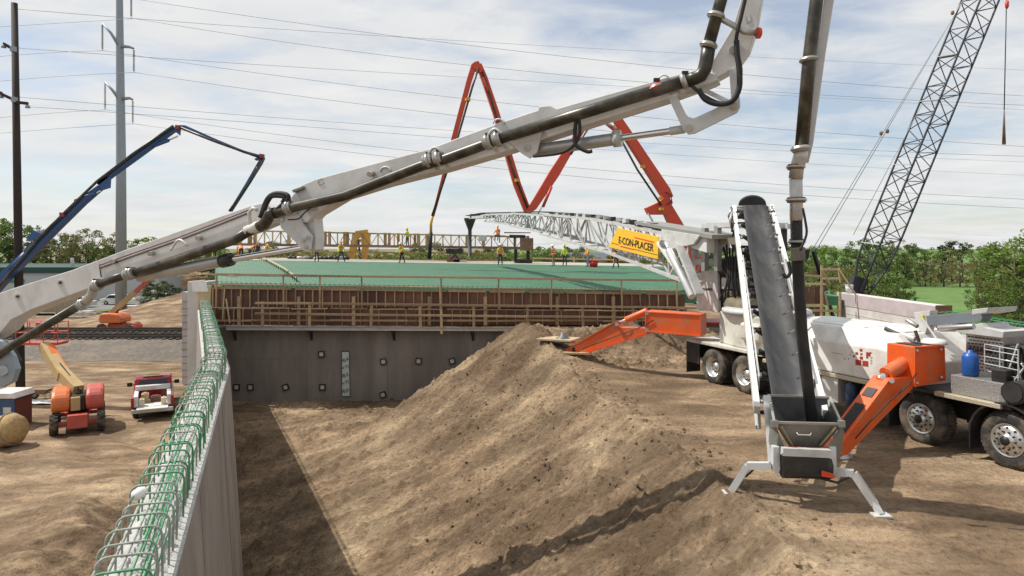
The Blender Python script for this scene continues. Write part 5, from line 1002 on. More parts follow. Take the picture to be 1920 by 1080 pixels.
# ------------------------------------------------------------ workers
SKIN = mat('skin', (.42, .24, .16), .6); JEAN = mat('jeans', (.035, .05, .09), .8, 0, .2, 8); KHAKI = mat('khaki', (.25, .19, .12), .8); BOOT = mat('boot', (.05, .035, .025), .7)
VORG = mat('vest_orange', (.85, .16, .03), .7); VLIME = mat('shirt_lime', (.50, .68, .04), .7); STRIPE = mat('vest_stripe', (.65, .68, .25), .5); HWHITE = mat('helmet_white', (.8, .8, .78), .35); HYEL = mat('helmet_yellow', (.75, .55, .04), .35); HORG = mat('helmet_orange', (.75, .22, .06), .35)
def body_mesh(key, bend, spread, armf, sit, mats):
    """one continuous skinned figure, 1.78 m tall, facing +y"""
    up = Matrix.Translation((0, 0, .95)) @ Matrix.Rotation(-bend, 4, 'X') @ Matrix.Translation((0, 0, -.95))
    V = []; R = []; E = []
    def v(p, r, par=None, u=False):
        p = Vector(p); V.append(tuple(up @ p if u else p)); R.append(r)
        if par is not None: E.append((par, len(V)-1))
        return len(V)-1
    pel = v((0, 0, .95), (.155, .115)); wa = v((0, .01, 1.1), (.145, .11), pel, True); ch = v((0, .0, 1.30), (.175, .12), wa, True); nb_ = v((0, 0, 1.45), (.09, .08), ch, True); nk = v((0, .01, 1.52), (.055, .055), nb_, True); hd = v((0, .03, 1.60), (.075, .09), nk, True); ht = v((0, .02, 1.72), (.08, .095), hd, True); v((0, .02, 1.77), (.05, .06), ht, True); v((0, .115, 1.615), (.018, .02), hd, True)
    for s_ in (-1, 1):
        sh = v((s_*.19, 0, 1.41), (.065, .06), ch, True); ca_, sa_ = math.cos(armf), math.sin(armf)
        el = v((s_*.25, .28*sa_, 1.41-.28*ca_), (.05, .047), sh, True); wr = v((s_*.22, .28*sa_+.24*math.sin(armf+.5), 1.41-.28*ca_-.24*math.cos(armf+.5)), (.036, .034), el, True)
        wp = Vector(V[wr]); dirh = (Vector(V[wr])-Vector(V[el])).normalized()
        pm = len(V); V.append(tuple(wp+dirh*.08)); R.append((.04, .022)); E.append((wr, pm))
        for fx in (-.03, -.01, .01, .03): V.append(tuple(wp+dirh*(.165-abs(fx)*.6)+Vector((fx, .015, 0)))); R.append((.009, .009)); E.append((pm, len(V)-1))
        V.append(tuple(wp+dirh*.10+Vector((-s_*.055, .03, 0)))); R.append((.010, .010)); E.append((wr, len(V)-1))
        f_ = spread*s_; hip = v((s_*.095, 0, .90), (.095, .095), pel)
        if sit: kn = v((s_*.14, .42, .90), (.07, .07), hip); an = v((s_*.14, .46, .48), (.048, .05), kn); v((s_*.15, .60, .42), (.045, .035), an)
        else: kn = v((s_*.11+f_*.3, .04+.2*f_*s_*(1 if s_ > 0 else -1)*spread, .50), (.07, .072), hip); an = v((s_*.12+f_*.7, -.02+.1*f_, .10), (.046, .05), kn); v((s_*.13+f_*.75, .14+.1*f_, .045), (.045, .036), an)
    me = bpy.data.meshes.new('body'); me.from_pydata(V, E, []); ob = bpy.data.objects.new('tmp', me); C.objects.link(ob)
    sk = ob.modifiers.new('skin', 'SKIN'); sk.use_smooth_shade = True
    for d_, r in zip(me.skin_vertices[0].data, R): d_.radius = r
    me.skin_vertices[0].data[0].use_root = True
    sb = ob.modifiers.new('sub', 'SUBSURF'); sb.levels = 1; sb.render_levels = 1
    bpy.context.view_layer.update(); out = bpy.data.meshes.new_from_object(ob.evaluated_get(bpy.context.evaluated_depsgraph_get())); bpy.data.objects.remove(ob)
    for m in mats: out.materials.append(m)           # trousers, shirt, skin, boots
    inv = up.inverted()
    for p in out.polygons:
        c = p.center; q = inv @ c; r_ = abs(q.x)
        if sit: leg = c.z < .99 and c.y > -.2 and r_ < .26 and not (q.z > 1.0)
        else: leg = c.z < .97 and r_ < .34 and c.z < .93+.0 or (q.z < .98)
        if not sit and c.z < .14 or sit and c.z < .5: i = 3
        elif leg and not (abs(q.x) > .19 and q.z > .6 and not sit): i = 0
        elif q.z > 1.49: i = 2
        elif abs(q.x) > .17 and q.z < 1.06 and bend < .4: i = 2
        else: i = 1
        p.material_index = i; p.use_smooth = True
    return out, up
BC = {}
def worker(label, px, fy, Y, pose='stand', rz=0, vest=VORG, shirt=VLIME, trs=JEAN, hat=HWHITE, base=None):
    par = {'stand': (.05, .05, .25, False), 'work': (.25, .22, .7, False), 'bend': (1.0, .2, .9, False), 'walk': (.08, .3, .3, False), 'sit': (.12, .1, .8, True)}[pose]
    k = (pose, shirt.name, trs.name)
    if k not in BC: BC[k] = body_mesh(k, *par, (trs, shirt, SKIN, BOOT))
    me, up = BC[k]; p = at(px, fy, Y); z = zd(p.x, Y)+.04 if base is None else base
    t = thing('person', label, 'person', (p.x, p.y, z), 'bridge deck workers', rz); W_ = t.matrix_basis
    def ch(ob): ob.parent = t; return ob
    o = bpy.data.objects.new('body', me); C.objects.link(o); ch(o)
    b = MB(); prof = [(.165, .13, .93), (.17, .135, 1.05), (.195, .145, 1.25), (.205, .14, 1.38), (.14, .11, 1.47)]; vs = []
    for rx, ry, zz_ in prof:
        for i in range(16): a = 2*math.pi*i/16; vs.append(up @ Vector((rx*math.cos(a), ry*math.sin(a), zz_)))
    b.add(vs, [(r*16+i, r*16+(i+1) % 16, (r+1)*16+(i+1) % 16, (r+1)*16+i) for r in range(4) for i in range(16)], True)
    o = b.build('vest', vest); ch(o)
    for z0 in (1.02, 1.2):
        b = MB(); vs = []
        for zz_ in (z0, z0+.05):
            for i in range(16): a = 2*math.pi*i/16; vs.append(up @ Vector(((.2 if z0 > 1.1 else .178)*math.cos(a), (.152 if z0 > 1.1 else .142)*math.sin(a), zz_)))
        b.add(vs, [(i, (i+1) % 16, 16+(i+1) % 16, 16+i) for i in range(16)], True); s_ = b.build('stripe', STRIPE); s_.parent = o
    b = MB().lathe([(.165, 1.70), (.16, 1.705), (.125, 1.71), (.122, 1.76), (.10, 1.82), (.05, 1.85), (0, 1.855)], up @ Matrix.Translation((0, .03, 0)) @ Matrix.Diagonal((.92, 1.1, 1, 1)), 16); ch(b.build('helmet', hat))
    return t
worker('person in lime shirt and orange vest partly behind the grey boom, bending low', 402, 490, 57, 'bend', 1.2, VORG, VLIME, JEAN, HYEL)
worker('person in orange vest bending beside another near the grey boom cylinder', 452, 491, 59, 'bend', .6, VORG, VORG, JEAN, HYEL)
worker('person in orange vest and dark sleeves bending over the deck edge', 468, 491, 59.5, 'bend', -.9, VORG, JEAN, JEAN, HORG)
worker('person in white helmet, lime sleeves and orange vest beside the boom cylinder rod', 499, 493, 57, 'work', -1.3, VORG, VLIME, KHAKI, HWHITE)
worker('person in orange vest and jeans standing right of the boom lever plate', 594, 493, 58, 'stand', 3.0, VORG, VORG, JEAN, HWHITE)
worker('person in lime shirt, orange vest and orange helmet raking concrete', 640, 492, 58, 'work', 3.3, VORG, VLIME, JEAN, HORG)
worker('person in dark trousers with legs apart raking concrete below the machine truss', 754, 491, 58, 'work', 2.5, VORG, VLIME, mat('trousers_dark', (.02, .022, .025), .8), HWHITE)
worker('person in lime shirt and orange vest with back turned by the machine end', 938, 498, 57, 'stand', 3.1, VORG, VLIME, JEAN, HWHITE)
worker('person in orange vest and khaki trousers walking by the far rail', 1038, 498, 57, 'walk', 1.2, VORG, KHAKI, KHAKI, HWHITE)
worker('person in lime vest and yellow helmet standing by the far rail', 1059, 499, 58, 'stand', 2.6, VLIME, VLIME, JEAN, HYEL)
worker('person in yellow shirt and orange vest near the red bucket', 1102, 499, 57, 'stand', 1.8, VORG, mat('shirt_yellow', (.75, .5, .03), .7), mat('jeans_pale', (.18, .25, .36), .8), HWHITE)
worker('person in orange vest bending below the conveyor sign', 1155, 500, 55, 'bend', .4, VORG, VORG, JEAN, HORG)
worker('person in orange vest sitting on top of the finishing machine truss', 934, 441, 63, 'sit', 2.8, VORG, mat('shirt_pink', (.5, .12, .10), .7), JEAN, HYEL, at(934, 441, 63).z-.92)
worker('person in lime shirt leaning on the finishing machine truss', 764, 462, 64.3, 'stand', 1.0, VLIME, VLIME, JEAN, HYEL, at(764, 462, 64).z-.05)
T = thing('red_bucket', 'small red bucket on the deck beside the person in yellow', 'bucket', (6.6, 58, zd(6.6, 58))); p = at(1113, 499, 57); MB().lathe([(0, 0), (.3, 0), (.42, .5), (.38, .5), (.28, .05), (0, .05)], Matrix.Translation((p.x, p.y, zd(p.x, p.y)+.04)), 14).build('shell', mat('bucket_red', (.6, .03, .03), .5), T); MB().lathe([(.42, .47), (.45, .48), (.45, .52), (.42, .52)], Matrix.Translation((p.x, p.y, zd(p.x, p.y)+.04)), 14).build('rim', mat('bucket_red', (.6, .03, .03), .5), T)
# ------------------------------------------------------------ yard machines
YZ = -4.95
def yw(t, M, R, w_, rim=LIFTC, lugs=14):
    """wheel about local y axis at M (centre), rough-terrain lugs"""
    Q = M @ Matrix.Rotation(math.pi/2, 4, 'X'); o = MB().lathe([(R*.55, -w_/2), (R*.9, -w_/2), (R, -w_*.4), (R, w_*.4), (R*.9, w_/2), (R*.55, w_/2)], Q, 26).build('tyre', TYRE, t)
    b = MB()
    for k in range(lugs):
        a = 2*math.pi*k/lugs; b.box((R-.01, -.045, -w_*.48), (R+.035, .045, w_*.05), Q @ Matrix.Rotation(a, 4, 'Z')); b.box((R-.01, -.045, -w_*.05), (R+.035, .045, w_*.48), Q @ Matrix.Rotation(a+math.pi/lugs, 4, 'Z'))
    b.build('lug', TYRE, o, fix=False); r = MB().lathe([(R*.56, -w_*.42), (R*.3, -w_*.3), (0, -w_*.3)], Q, 18).build('rim', rim, o); MB().lathe([(R*.56, w_*.42), (R*.3, w_*.3), (0, w_*.3)], Q, 18).build('rim', rim, o); return o
# near boom lift, seen from its end
c0 = on(118, 812, YZ)+Vector((0, 1.2, 0))
T = thing('boom_lift', 'orange and red boom lift with rough tyres standing left of the red pickup', 'boom lift', c0, None, 0)
LM = Matrix.Translation(c0) @ Matrix.Rotation(math.radians(121), 4, 'Z')   # local x = chassis length
for x in (-1.15, 1.15):
    for y in (-.98, .98): yw(T, LM @ Matrix.Translation((x, y, .46)), .46, .36)
MB().box((-1.5, -.45, .38), (1.5, .45, .85), LM).build('chassis', LIFTR, T, .04); MB().box((-1.75, -.42, .30), (-1.35, .42, .95), LM).build('front_box', LIFTR, T, .03)
for x in (-1.15, 1.15): MB().box((x-.12, -.85, .38), (x+.12, .85, .56), LM).build('axle_beam', LIFTR, T, .02)
MB().lathe([(0, .85), (.55, .85), (.55, 1.0), (0, 1.0)], LM, 24).build('turntable', BLACK, T)
def hood(y0, y1, m, nm):
    prof = [(-1.05, 1.0), (-1.2, 1.3), (-1.1, 1.75), (-.75, 2.0), (.6, 2.05), (1.0, 1.85), (1.1, 1.4), (1.0, 1.0)]; MB().prism([LM @ Vector((x, y0, z)) for x, z in prof], (LM.to_3x3() @ Vector((0, y1-y0, 0)))).build(nm, m, T, .16)
hood(.32, 1.12, LIFTO, 'engine_hood'); hood(-1.12, -.32, LIFTR, 'counterweight_hood')
MB().box((-.9, -.3, 1.0), (.7, .3, 1.75), LM).build('boom_cradle', BLACK, T, .03); MB().box((-1.15, -.10, 1.05), (-.9, .30, 1.7), LM).build('control_box', LIFTC, T, .02)
piv = LM @ Vector((-.3, 0, 1.9)); el = at(118, 706, c0.y+.6); tip = at(84, 648, c0.y+2.2)
bar('boom_lower', piv, el.lerp(tip, .2), .5, .5, LIFTC, T); bar('boom_side', el+Vector((.3, -.05, -.2)), tip+Vector((.34, -.1, -.12)), .34, .46, LIFTO, T); bar('boom_upper', el, tip, .5, .5, LIFTC, T); bar('boom_track', piv+Vector((.25, -.2, 0)), tip+Vector((.3, -.2, -.2)), .06, .2, BLACK, T)
rod('boom_cylinder', piv+Vector((.1, -.25, -.3)), el+Vector((.18, -.3, -.1)), .14, STEEL, T)
bc = at(82, 641, c0.y+2.6)
MB().box((bc.x-1.2, bc.y-.45, bc.z-.12), (bc.x+1.05, bc.y+.45, bc.z+.02)).build('platform_floor', LIFTR, T, .02)
for z in (.55, 1.1):
    for y in (-.45, .45): rod('platform_rail', bc+Vector((-1.2, y, z)), bc+Vector((1.05, y, z)), .05, LIFTR, T)
    for x in (-1.2, 1.05): rod('platform_rail', bc+Vector((x, -.45, z)), bc+Vector((x, .45, z)), .05, LIFTR, T)
for x in (-1.2, -.45, .3, 1.05):
    for y in (-.45, .45): rod('platform_post', bc+Vector((x, y, 0)), bc+Vector((x, y, 1.1)), .05, LIFTR, T)
MB().box((bc.x-.1, bc.y-.5, bc.z+.6), (bc.x+.4, bc.y-.3, bc.z+1.1)).build('control_panel', LIFTR, T, .02); bar('platform_mount', tip, bc+Vector((.2, 0, -.1)), .2, .3, LIFTR, T)
# far boom lift, side view
c1 = Vector((-42.3, 73.6, YZ)); FM = Matrix.Translation(c1)
T = thing('boom_lift', 'orange boom lift with cream boom raised, parked beyond the railway by the steel pole', 'boom lift', c1)
for x in (-1.35, 1.35):
    for y in (-1.0, 1.0): yw(T, FM @ Matrix.Translation((x, y, .48)), .48, .36, LIFTR)
MB().box((-1.0, -.5, .45), (1.9, .5, .95), FM).build('chassis', LIFTR, T, .05); MB().box((1.2, -.9, .4), (2.0, .9, .8), FM).build('front_axle', LIFTR, T, .04)
MB().prism([FM @ Vector((x, -1.05, z)) for x, z in ((-1.6, 1.05), (-1.7, 1.5), (-1.55, 2.05), (-.6, 2.1), (.4, 2.0), (.75, 1.6), (.7, 1.05))], (0, 2.1, 0)).build('hood', LIFTO, T, .15)
MB().lathe([(0, .9), (.6, .9), (.6, 1.06), (0, 1.06)], FM, 20).build('turntable', BLACK, T)
FL = Pl((0, 73.6), (1, 0)); bar('boom_knuckle', FL.hit(194, 598), FL.hit(212, 585), .5, .55, LIFTC, T); bar('boom_lower', FL.hit(200, 595), FL.hit(254, 547), .4, .5, LIFTC, T); bar('boom_upper', FL.hit(252, 549), FL.hit(282, 522), .34, .4, LIFTR, T); rod('boom_cylinder', FL.hit(213, 600), FL.hit(224, 578), .14, BLACK, T)
text('boom_lettering', 'RENTAL', FL.hit(229, 573.5, .26), FL.hit(243, 561, .26), (.12, 0, .18), TEXTB, T) if False else None
MB().tube([FM @ Vector((.3, -1, 1.4)), FM @ Vector((1.1, -1, 1.5)), FM @ Vector((1.3, -1, 1.0))], .03, 6).build('hand_rail', BLACK, T)
# pickup seen from behind
c2 = on(286, 787, YZ); PM = Matrix.Translation((c2.x, c2.y, YZ)) @ Matrix.Rotation(.47, 4, 'Z')      # local y forward
T = thing('pickup_truck', 'dark red pickup truck with its loaded white bed open, parked on the dirt yard', 'pickup truck', (c2.x, c2.y, YZ))
def pb(name, lo, hi, m, bv=.03, par=None): return MB().box(lo, hi, PM).build(name, m, par or T, bv)
WB_ = mat('bed_white', (.66, .66, .64), .5, 0, .1, 3, dirt=(.35, .3, .24), damt=.5)
for y in (1.05, 4.7):
    for x in (-.82, .82): yw(T, PM @ Matrix.Translation((x, y, .4)) @ Matrix.Rotation(math.pi/2, 4, 'Z'), .40, .27, STEEL, 2)
for s_ in (-1, 1):
    MB().prism([PM @ Vector((s_*1.0, y, z)) for y, z in ((.05, .55), (.55, .55), (.65, .85), (1.05, .98), (1.45, .85), (1.55, .5), (4.2, .5), (4.3, .85), (4.7, .98), (5.1, .85), (5.2, .5), (5.65, .55), (5.7, 1.0), (4.1, 1.12), (2.2, 1.2), (.05, 1.2))], PM.to_3x3() @ Vector((-s_*.14, 0, 0))).build('side_panel', CARRED, T, .03)
    pb('tail_light', (s_*.93-.07, .02, .75), (s_*.93+.07, .06, 1.12), mat('lamp_red', (.35, .01, .01), .3), .01)
    pb('bed_side', (s_*.78-.10, .1, .7), (s_*.78+.10, 2.1, 1.26), WB_, .02)
    o = pb('mirror', (s_*1.2-.13, 3.55, 1.2), (s_*1.2+.13, 3.65, 1.42), BLACK, .03); bar('mirror_arm', PM @ Vector((s_*.95, 3.6, 1.28)), PM @ Vector((s_*1.15, 3.6, 1.3)), .05, .05, BLACK, T)
pb('bed_floor', (-.7, .1, .6), (.7, 2.1, .72), WB_, .01); pb('bumper', (-.98, -.16, .42), (.98, .06, .62), LGREY, .03); pb('open_tailgate', (-.74, -.5, .64), (.74, .08, .70), WB_, .02); pb('licence_plate', (-.16, -.175, .47), (.16, -.165, .57), WHITE, 0)
MB().prism([PM @ Vector((-.92, y, z)) for y, z in ((2.15, .6), (2.15, 1.2), (2.4, 1.78), (2.7, 1.86), (3.4, 1.86), (4.2, 1.2), (4.2, .6))], PM.to_3x3() @ Vector((1.84, 0, 0))).build('cab', CARRED, T, .06)
MB().prism([PM @ Vector((x, y, z)) for x, y, z in ((-.74, 2.155, 1.28), (.74, 2.155, 1.28), (.66, 2.345, 1.72), (-.66, 2.345, 1.72))], PM.to_3x3() @ Vector((0, -.03, .01))).build('rear_window', GLASS, T, .005)
pb('bonnet', (-.9, 4.2, .6), (.9, 5.7, 1.12), CARRED, .08); pb('underbody', (-.7, .1, .35), (.7, 5.5, .62), BLACK, .02)
pb('headache_bar', (-.86, 1.75, 1.26), (.86, 2.08, 1.5), WB_, .02); pb('light_bar', (-.32, 2.9, 1.87), (.32, 3.1, 1.95), mat('beacon', (.7, .5, .05), .4), .02); pb('roof_rack', (-.5, 2.6, 1.87), (.5, 2.75, 1.91), WHITE, .01)
for lab, lo, hi, m in (('cardboard brown box in the pickup bed by its left side', (-.55, .9, .725), (-.18, 1.4, 1.2), WOOD), ('dark brown box in the middle of the pickup bed', (-.12, 1.0, .725), (.4, 1.5, 1.0), mat('box_brown', (.12, .05, .03), .7)), ('cream jug at the left rear corner of the pickup bed', (-.66, .2, .725), (-.38, .5, 1.08), mat('jug_cream', (.62, .55, .38), .6)), ('cream jug at the right rear corner of the pickup bed', (.4, .2, .725), (.66, .5, 1.08), mat('jug_cream', (.62, .55, .38), .6))):
    o = MB().box(lo, hi, PM).box((lo[0]+.08, lo[1]+.08, hi[2]-.01), (hi[0]-.08, hi[1]-.08, hi[2]+.05), PM).build('jug' if 'jug' in lab else 'box', m, None, .03); tag(o, lab, 'jug' if 'jug' in lab else 'box')
# box with white roof, reel, wheelbarrow, tarp
p = on(6, 803, YZ); T = thing('site_toilet', 'blue portable cabin with white roof at the yard edge', 'portable cabin', p); BLUEC = mat('cabin_blue', (.035, .08, .16), .5, 0, .15, 4)
MB().box((p.x-.9, p.y, YZ), (p.x+.55, p.y+1.3, YZ+1.5)).build('wall', BLUEC, T, .03); MB().prism([(p.x-1.0, p.y-.1, YZ+1.5), (p.x+.66, p.y-.1, YZ+1.5), (p.x+.5, p.y-.1, YZ+1.78), (p.x-.8, p.y-.1, YZ+1.78)], (0, 1.5, 0)).build('roof', WHITE, T, .03); MB().box((p.x+.0, p.y-.02, YZ+.75), (p.x+.4, p.y-.003, YZ+1.05)).build('notice', LGREY, T)
MB().box((p.x+.552, p.y+.1, YZ+.1), (p.x+.57, p.y+1.2, YZ+1.4)).build('side_panel', mat('panel_maroon', (.14, .04, .035), .6), T)
p = on(2, 846, YZ); T = thing('cable_reel', 'tan bundled reel wrapped with grey hose at the yard edge', 'reel', p); TAN = mat('burlap', (.38, .26, .12), .9, 0, .35, 6, bump=.6, bscale=20)
M = Matrix.Translation((p.x-.3, p.y+.7, YZ+.72)) @ Matrix.Rotation(1.25, 4, 'Y'); MB().lathe([(0, -.75), (.45, -.72), (.66, -.5), (.72, 0), (.68, .45), (.5, .72), (0, .78)], M, 24).build('bundle', TAN, T)
for h in (-.2, .3): MB().tube([M @ Vector(((.74)*math.cos(a), .74*math.sin(a), h+.1*math.sin(a))) for a in np.linspace(0, 6.3, 24)], .03, 6).build('hose_wrap', mat('hose_grey', (.3, .27, .22), .7), T)
p = on(76, 748, YZ); T = thing('wheelbarrow', 'dark wheelbarrow tipped beside the brown pole', 'wheelbarrow', p)
yw(T, Matrix.Translation((p.x-.35, p.y, YZ+.2)), .2, .1, STEEL, 2); MB().prism([(p.x-.35, p.y-.3, YZ+.62), (p.x+.6, p.y-.3, YZ+.62), (p.x+.4, p.y-.3, YZ+.32), (p.x-.15, p.y-.3, YZ+.36)], (0, .6, 0)).build('tray', RUST, T, .02)
for y in (-.22, .22): rod('handle', (p.x-.4, p.y+y*.4, YZ+.2), (p.x+.95, p.y+y, YZ+.55), .045, WOOD, T); rod('stand', (p.x+.4, p.y+y, YZ+.38), (p.x+.45, p.y+y, YZ), .04, STEEL, T)
p = on(76, 756, YZ); b = MB(); vs = [(p.x+(i/8-.5)*2.6, p.y+(j/5-.5)*1.0, gz(p.x, p.y)+.03+.12*abs(math.sin(i*1.7+j*2.3))) for j in range(6) for i in range(9)]; b.add(vs, [(j*9+i, j*9+i+1, (j+1)*9+i+1, (j+1)*9+i) for j in range(5) for i in range(8)], False); tag(b.build('plastic_sheet', mat('plastic_sheet', (.6, .58, .54), .5), None, fix=False), 'crumpled whitish plastic sheet lying beside the brown pole', 'plastic sheet')
# ------------------------------------------------------------ beyond the railway
T = thing('warehouse', 'long pale warehouse with dark green roof band left of the steel pole', 'building', (-70, 112, -4.5)); WGREEN = mat('roof_green', (.012, .05, .04), .6); WPALE = mat('wall_pale', (.42, .43, .43), .8, 0, .06, .5)
MB().box((-125, 112, -4.6), (-58, 140, .1)).build('wall', WPALE, T); MB().box((-125.4, 111.6, .0), (-57.6, 140.4, .95)).build('roof_band', WGREEN, T); MB().box((-88, 111.9, -1.6), (-80, 111.99, -1.0)).build('sign_board', mat('sign_green', (.02, .22, .14), .5), T)
for x in (-72, -66, -60): MB().box((x, 111.95, -1.0), (x+.7, 111.99, -.4)).build('wall_lamp', BLACK, T)
for x in (-76, -70): rod('roof_vent', (x, 118, .9), (x, 118, 2.4), .5, LGREY, T)
T = thing('storage_container', 'tan corrugated storage container beyond the railway', 'container', (-62, 92, -4.6)); CT = mat('container_tan', (.36, .31, .22), .7)
MB().box((-65.5, 92, -4.7), (-59.5, 94.5, -2.3)).build('shell', CT, T)
for i in range(20): bar('rib', (-65.3+i*.3, 91.98, -4.6), (-65.3+i*.3, 91.98, -2.4), .06, .1, CT, T, up=(1, 0, 0))
MB().box((-65.6, 91.9, -2.32), (-59.4, 94.6, -2.2)).build('roof_rail', DWHITE, T)
def car(label, x, y, m, tall=False):
    T = thing('parked_car', label, 'car', (x, y, -4.55), 'cars in the far lot')
    MB().prism([(x+a, y, -4.55+c) for a, c in ((-2.3, .3), (-2.35, .85), (-1.6, 1.0), (-.9, 1.55 if not tall else 1.9), (.9, 1.55 if not tall else 1.9), (1.5, 1.0), (2.3, .9), (2.35, .3))], (0, 1.8, 0)).build('body', m, T, .08)
    MB().prism([(x+a, y-.01, -4.55+c) for a, c in ((-1.4, 1.02), (-.85, 1.45), (.8, 1.45), (1.3, 1.02))], (0, .02, 0)).build('side_window', GLASS, T)
    for a in (-1.4, 1.4): yw(T, Matrix.Translation((x+a, y+.1, -4.22)), .33, .22, STEEL, 2)
car('white parked car in the lot beyond the boom lift, left of the pole', -60.5, 104, WHITE); car('silver parked van in the lot beside the white car', -57.2, 108, LGREY, True); car('white parked pickup behind the steel pole base', -53.5, 106, WHITE); car('silver parked car among pallets beyond the railway', -63.5, 99, LGREY)
for i, (x, y, m, lab) in enumerate(((-52.5, 96, DWHITE, 'stack of pale boards beyond the railway, left of the far boom lift'), (-56.0, 88, LGREY, 'low silver pipe stack lying beyond the railway'), (-48.5, 92, WOOD, 'stack of brown timber beyond the railway behind the far boom lift'))):
    T = thing('material_stack', lab, 'stack', (x, y, -4.7))
    for k in range(6): bar('board', (x-2, y+(k % 3)*.5, -4.55+(k//3)*.35), (x+1.6, y+(k % 3)*.5+.1, -4.55+(k//3)*.35), .45, .3, m, T)
T = thing('site_fence', 'low white metal barrier frames beyond the railway', 'barrier', (-58, 84, -4.8))
for i in range(4):
    x = -62+i*3.2
    for z in (-3.9, -4.4): rod('rail', (x, 84, z), (x+2.6, 84, z), .07, DWHITE, T)
    for a in (0, 2.6): rod('post', (x+a, 84, -4.9), (x+a, 84, -3.9), .07, DWHITE, T)
# ------------------------------------------------------------ trees
def leaf_mat(name, col, var):
    m = bpy.data.materials.new(name); m.use_nodes = True; t = m.node_tree; b = t.nodes['Principled BSDF']; b.inputs['Roughness'].default_value = .7; b.inputs['Specular IOR Level'].default_value = .2
    g = N(t, 'ShaderNodeNewGeometry'); oi = N(t, 'ShaderNodeObjectInfo'); nz = N(t, 'ShaderNodeTexNoise'); nz.inputs['Scale'].default_value = .55; nz.inputs['Detail'].default_value = 3; wire(t, g.outputs['Position'], nz.inputs['Vector'])
    f = vmath(t, 'ADD', vmath(t, 'MULTIPLY', nz.outputs[0], .8), vmath(t, 'MULTIPLY', oi.outputs['Random'], .5)); f = vmath(t, 'ADD', f, vmath(t, 'MULTIPLY', g.outputs['Random Per Island'], .35)); f = vmath(t, 'ADD', f, .15)
    sc = N(t, 'ShaderNodeVectorMath', operation='SCALE'); sc.inputs[0].default_value = col; wire(t, f, sc.inputs['Scale']); wire(t, sc.outputs[0], b.inputs['Base Color'])
    tr = N(t, 'ShaderNodeBsdfTranslucent'); wire(t, sc.outputs[0], tr.inputs['Color']); mx = N(t, 'ShaderNodeMixShader'); mx.inputs[0].default_value = .35; wire(t, b.outputs[0], mx.inputs[1]); wire(t, tr.outputs[0], mx.inputs[2]); wire(t, mx.outputs[0], t.nodes['Material Output'].inputs[0]); return m
LEAF = {'bright': leaf_mat('leaf_bright', (.145, .215, .045), .3), 'green': leaf_mat('leaf_green', (.105, .155, .042), .3), 'olive': leaf_mat('leaf_olive', (.185, .185, .065), .3), 'tan': leaf_mat('leaf_budding', (.25, .205, .095), .3), 'dark': leaf_mat('leaf_dark', (.055, .085, .032), .3)}
BARK = mat('bark', (.085, .065, .05), .9, 0, .3, 3)
def crown_mesh(seed, m, dens, leaf, squash):
    """unit crown: z 0.12..1, leaf-sized faces in clumps on limbs"""
    r = np.random.RandomState(seed); pts = []; nclump = int(70*dens)
    for i in range(nclump):
        a = r.rand()*6.283; zc = .10+.84*r.rand(); rad = squash*math.sqrt(max(.02, 1-((zc-.50)/.52)**2))*(.35+.65*math.sqrt(r.rand())); c = np.array([rad*math.cos(a), rad*math.sin(a), zc])
        sp = .045+.05*r.rand(); k = int(45*(.6+.8*r.rand())); q = r.normal(size=(k, 3)); q *= (sp*r.rand(k, 1)**.33)/np.linalg.norm(q, axis=1)[:, None]; q[:, 2] *= .7; pts.append(c+q)
    P = np.concatenate(pts); n = len(P); a = r.normal(size=(n, 3)); a /= np.linalg.norm(a, axis=1)[:, None]; b = np.cross(a, r.normal(size=(n, 3))); b /= np.linalg.norm(b, axis=1)[:, None]; s_ = leaf*(.6+.8*r.rand(n, 1))
    co = np.stack([P-a*s_, P+b*s_*.6, P+a*s_, P-b*s_*.6], 1).reshape(-1, 3); fq = np.arange(n*4).reshape(-1, 4); me = grid_mesh('crown', co, fq, False); me.materials.append(m); return me
def trunk_mesh(seed):
    r = random.Random(seed); b = MB(); b.tube([(0, 0, -.02), (.01*r.uniform(-1, 1), 0, .25), (.02*r.uniform(-1, 1), .02, .5), (0, .02, .8)], [.028, .021, .014, .004], 8)
    for i in range(9):
        a = r.random()*6.283; z = r.uniform(.2, .6); L_ = r.uniform(.18, .34); e = (L_*math.cos(a), L_*math.sin(a), z+r.uniform(.12, .3)); b.tube([(0, .01, z), (e[0]*.5, e[1]*.5, z+(e[2]-z)*.4), e], [.011, .007, .002], 6)
    me = bpy.data.meshes.new('trunk'); me.from_pydata(b.v, [], b.f); me.polygons.foreach_set('use_smooth', b.sm); me.materials.append(BARK); return me
CR = {}; TRK = [trunk_mesh(50+i) for i in range(3)]; sd_ = 100
for kd, dens, leaf, sq in (('bright', 1.0, .017, .40), ('green', 1.0, .018, .42), ('olive', .85, .015, .44), ('tan', .7, .013, .42), ('dark', 1.0, .018, .38)):
    CR[kd] = [crown_mesh(sd_+i, LEAF[kd], dens, leaf, sq) for i in range(3)]; sd_ += 10
KT = {'bright': 'bright green', 'green': 'mid green', 'olive': 'olive green', 'tan': 'tan budding', 'dark': 'dark green'}
rt = random.Random(3); tcount = 0
def tree(px, ytop, Y, kd, where, group, wide=1.0, zb=-4.95):
    global tcount
    x = (px-960)*Y/FPX; h = CAMZ+(HOR-ytop)*Y/FPX-zb; k = tcount % 3; tcount += 1
    T = thing('tree', '%s leafy tree %s' % (KT[kd], where), 'tree', (x, Y, zb), group, rt.uniform(0, 6.28)); w_ = h*wide*rt.uniform(.9, 1.15)
    for nm, me in (('trunk', TRK[k]), ('crown', CR[kd][k])):
        o = bpy.data.objects.new(nm, me); o.parent = T; C.objects.link(o); o.matrix_basis = Matrix.Diagonal((w_, w_, h, 1))
Wl = 'standing behind the pale warehouse'; Gl = 'trees behind the warehouse'
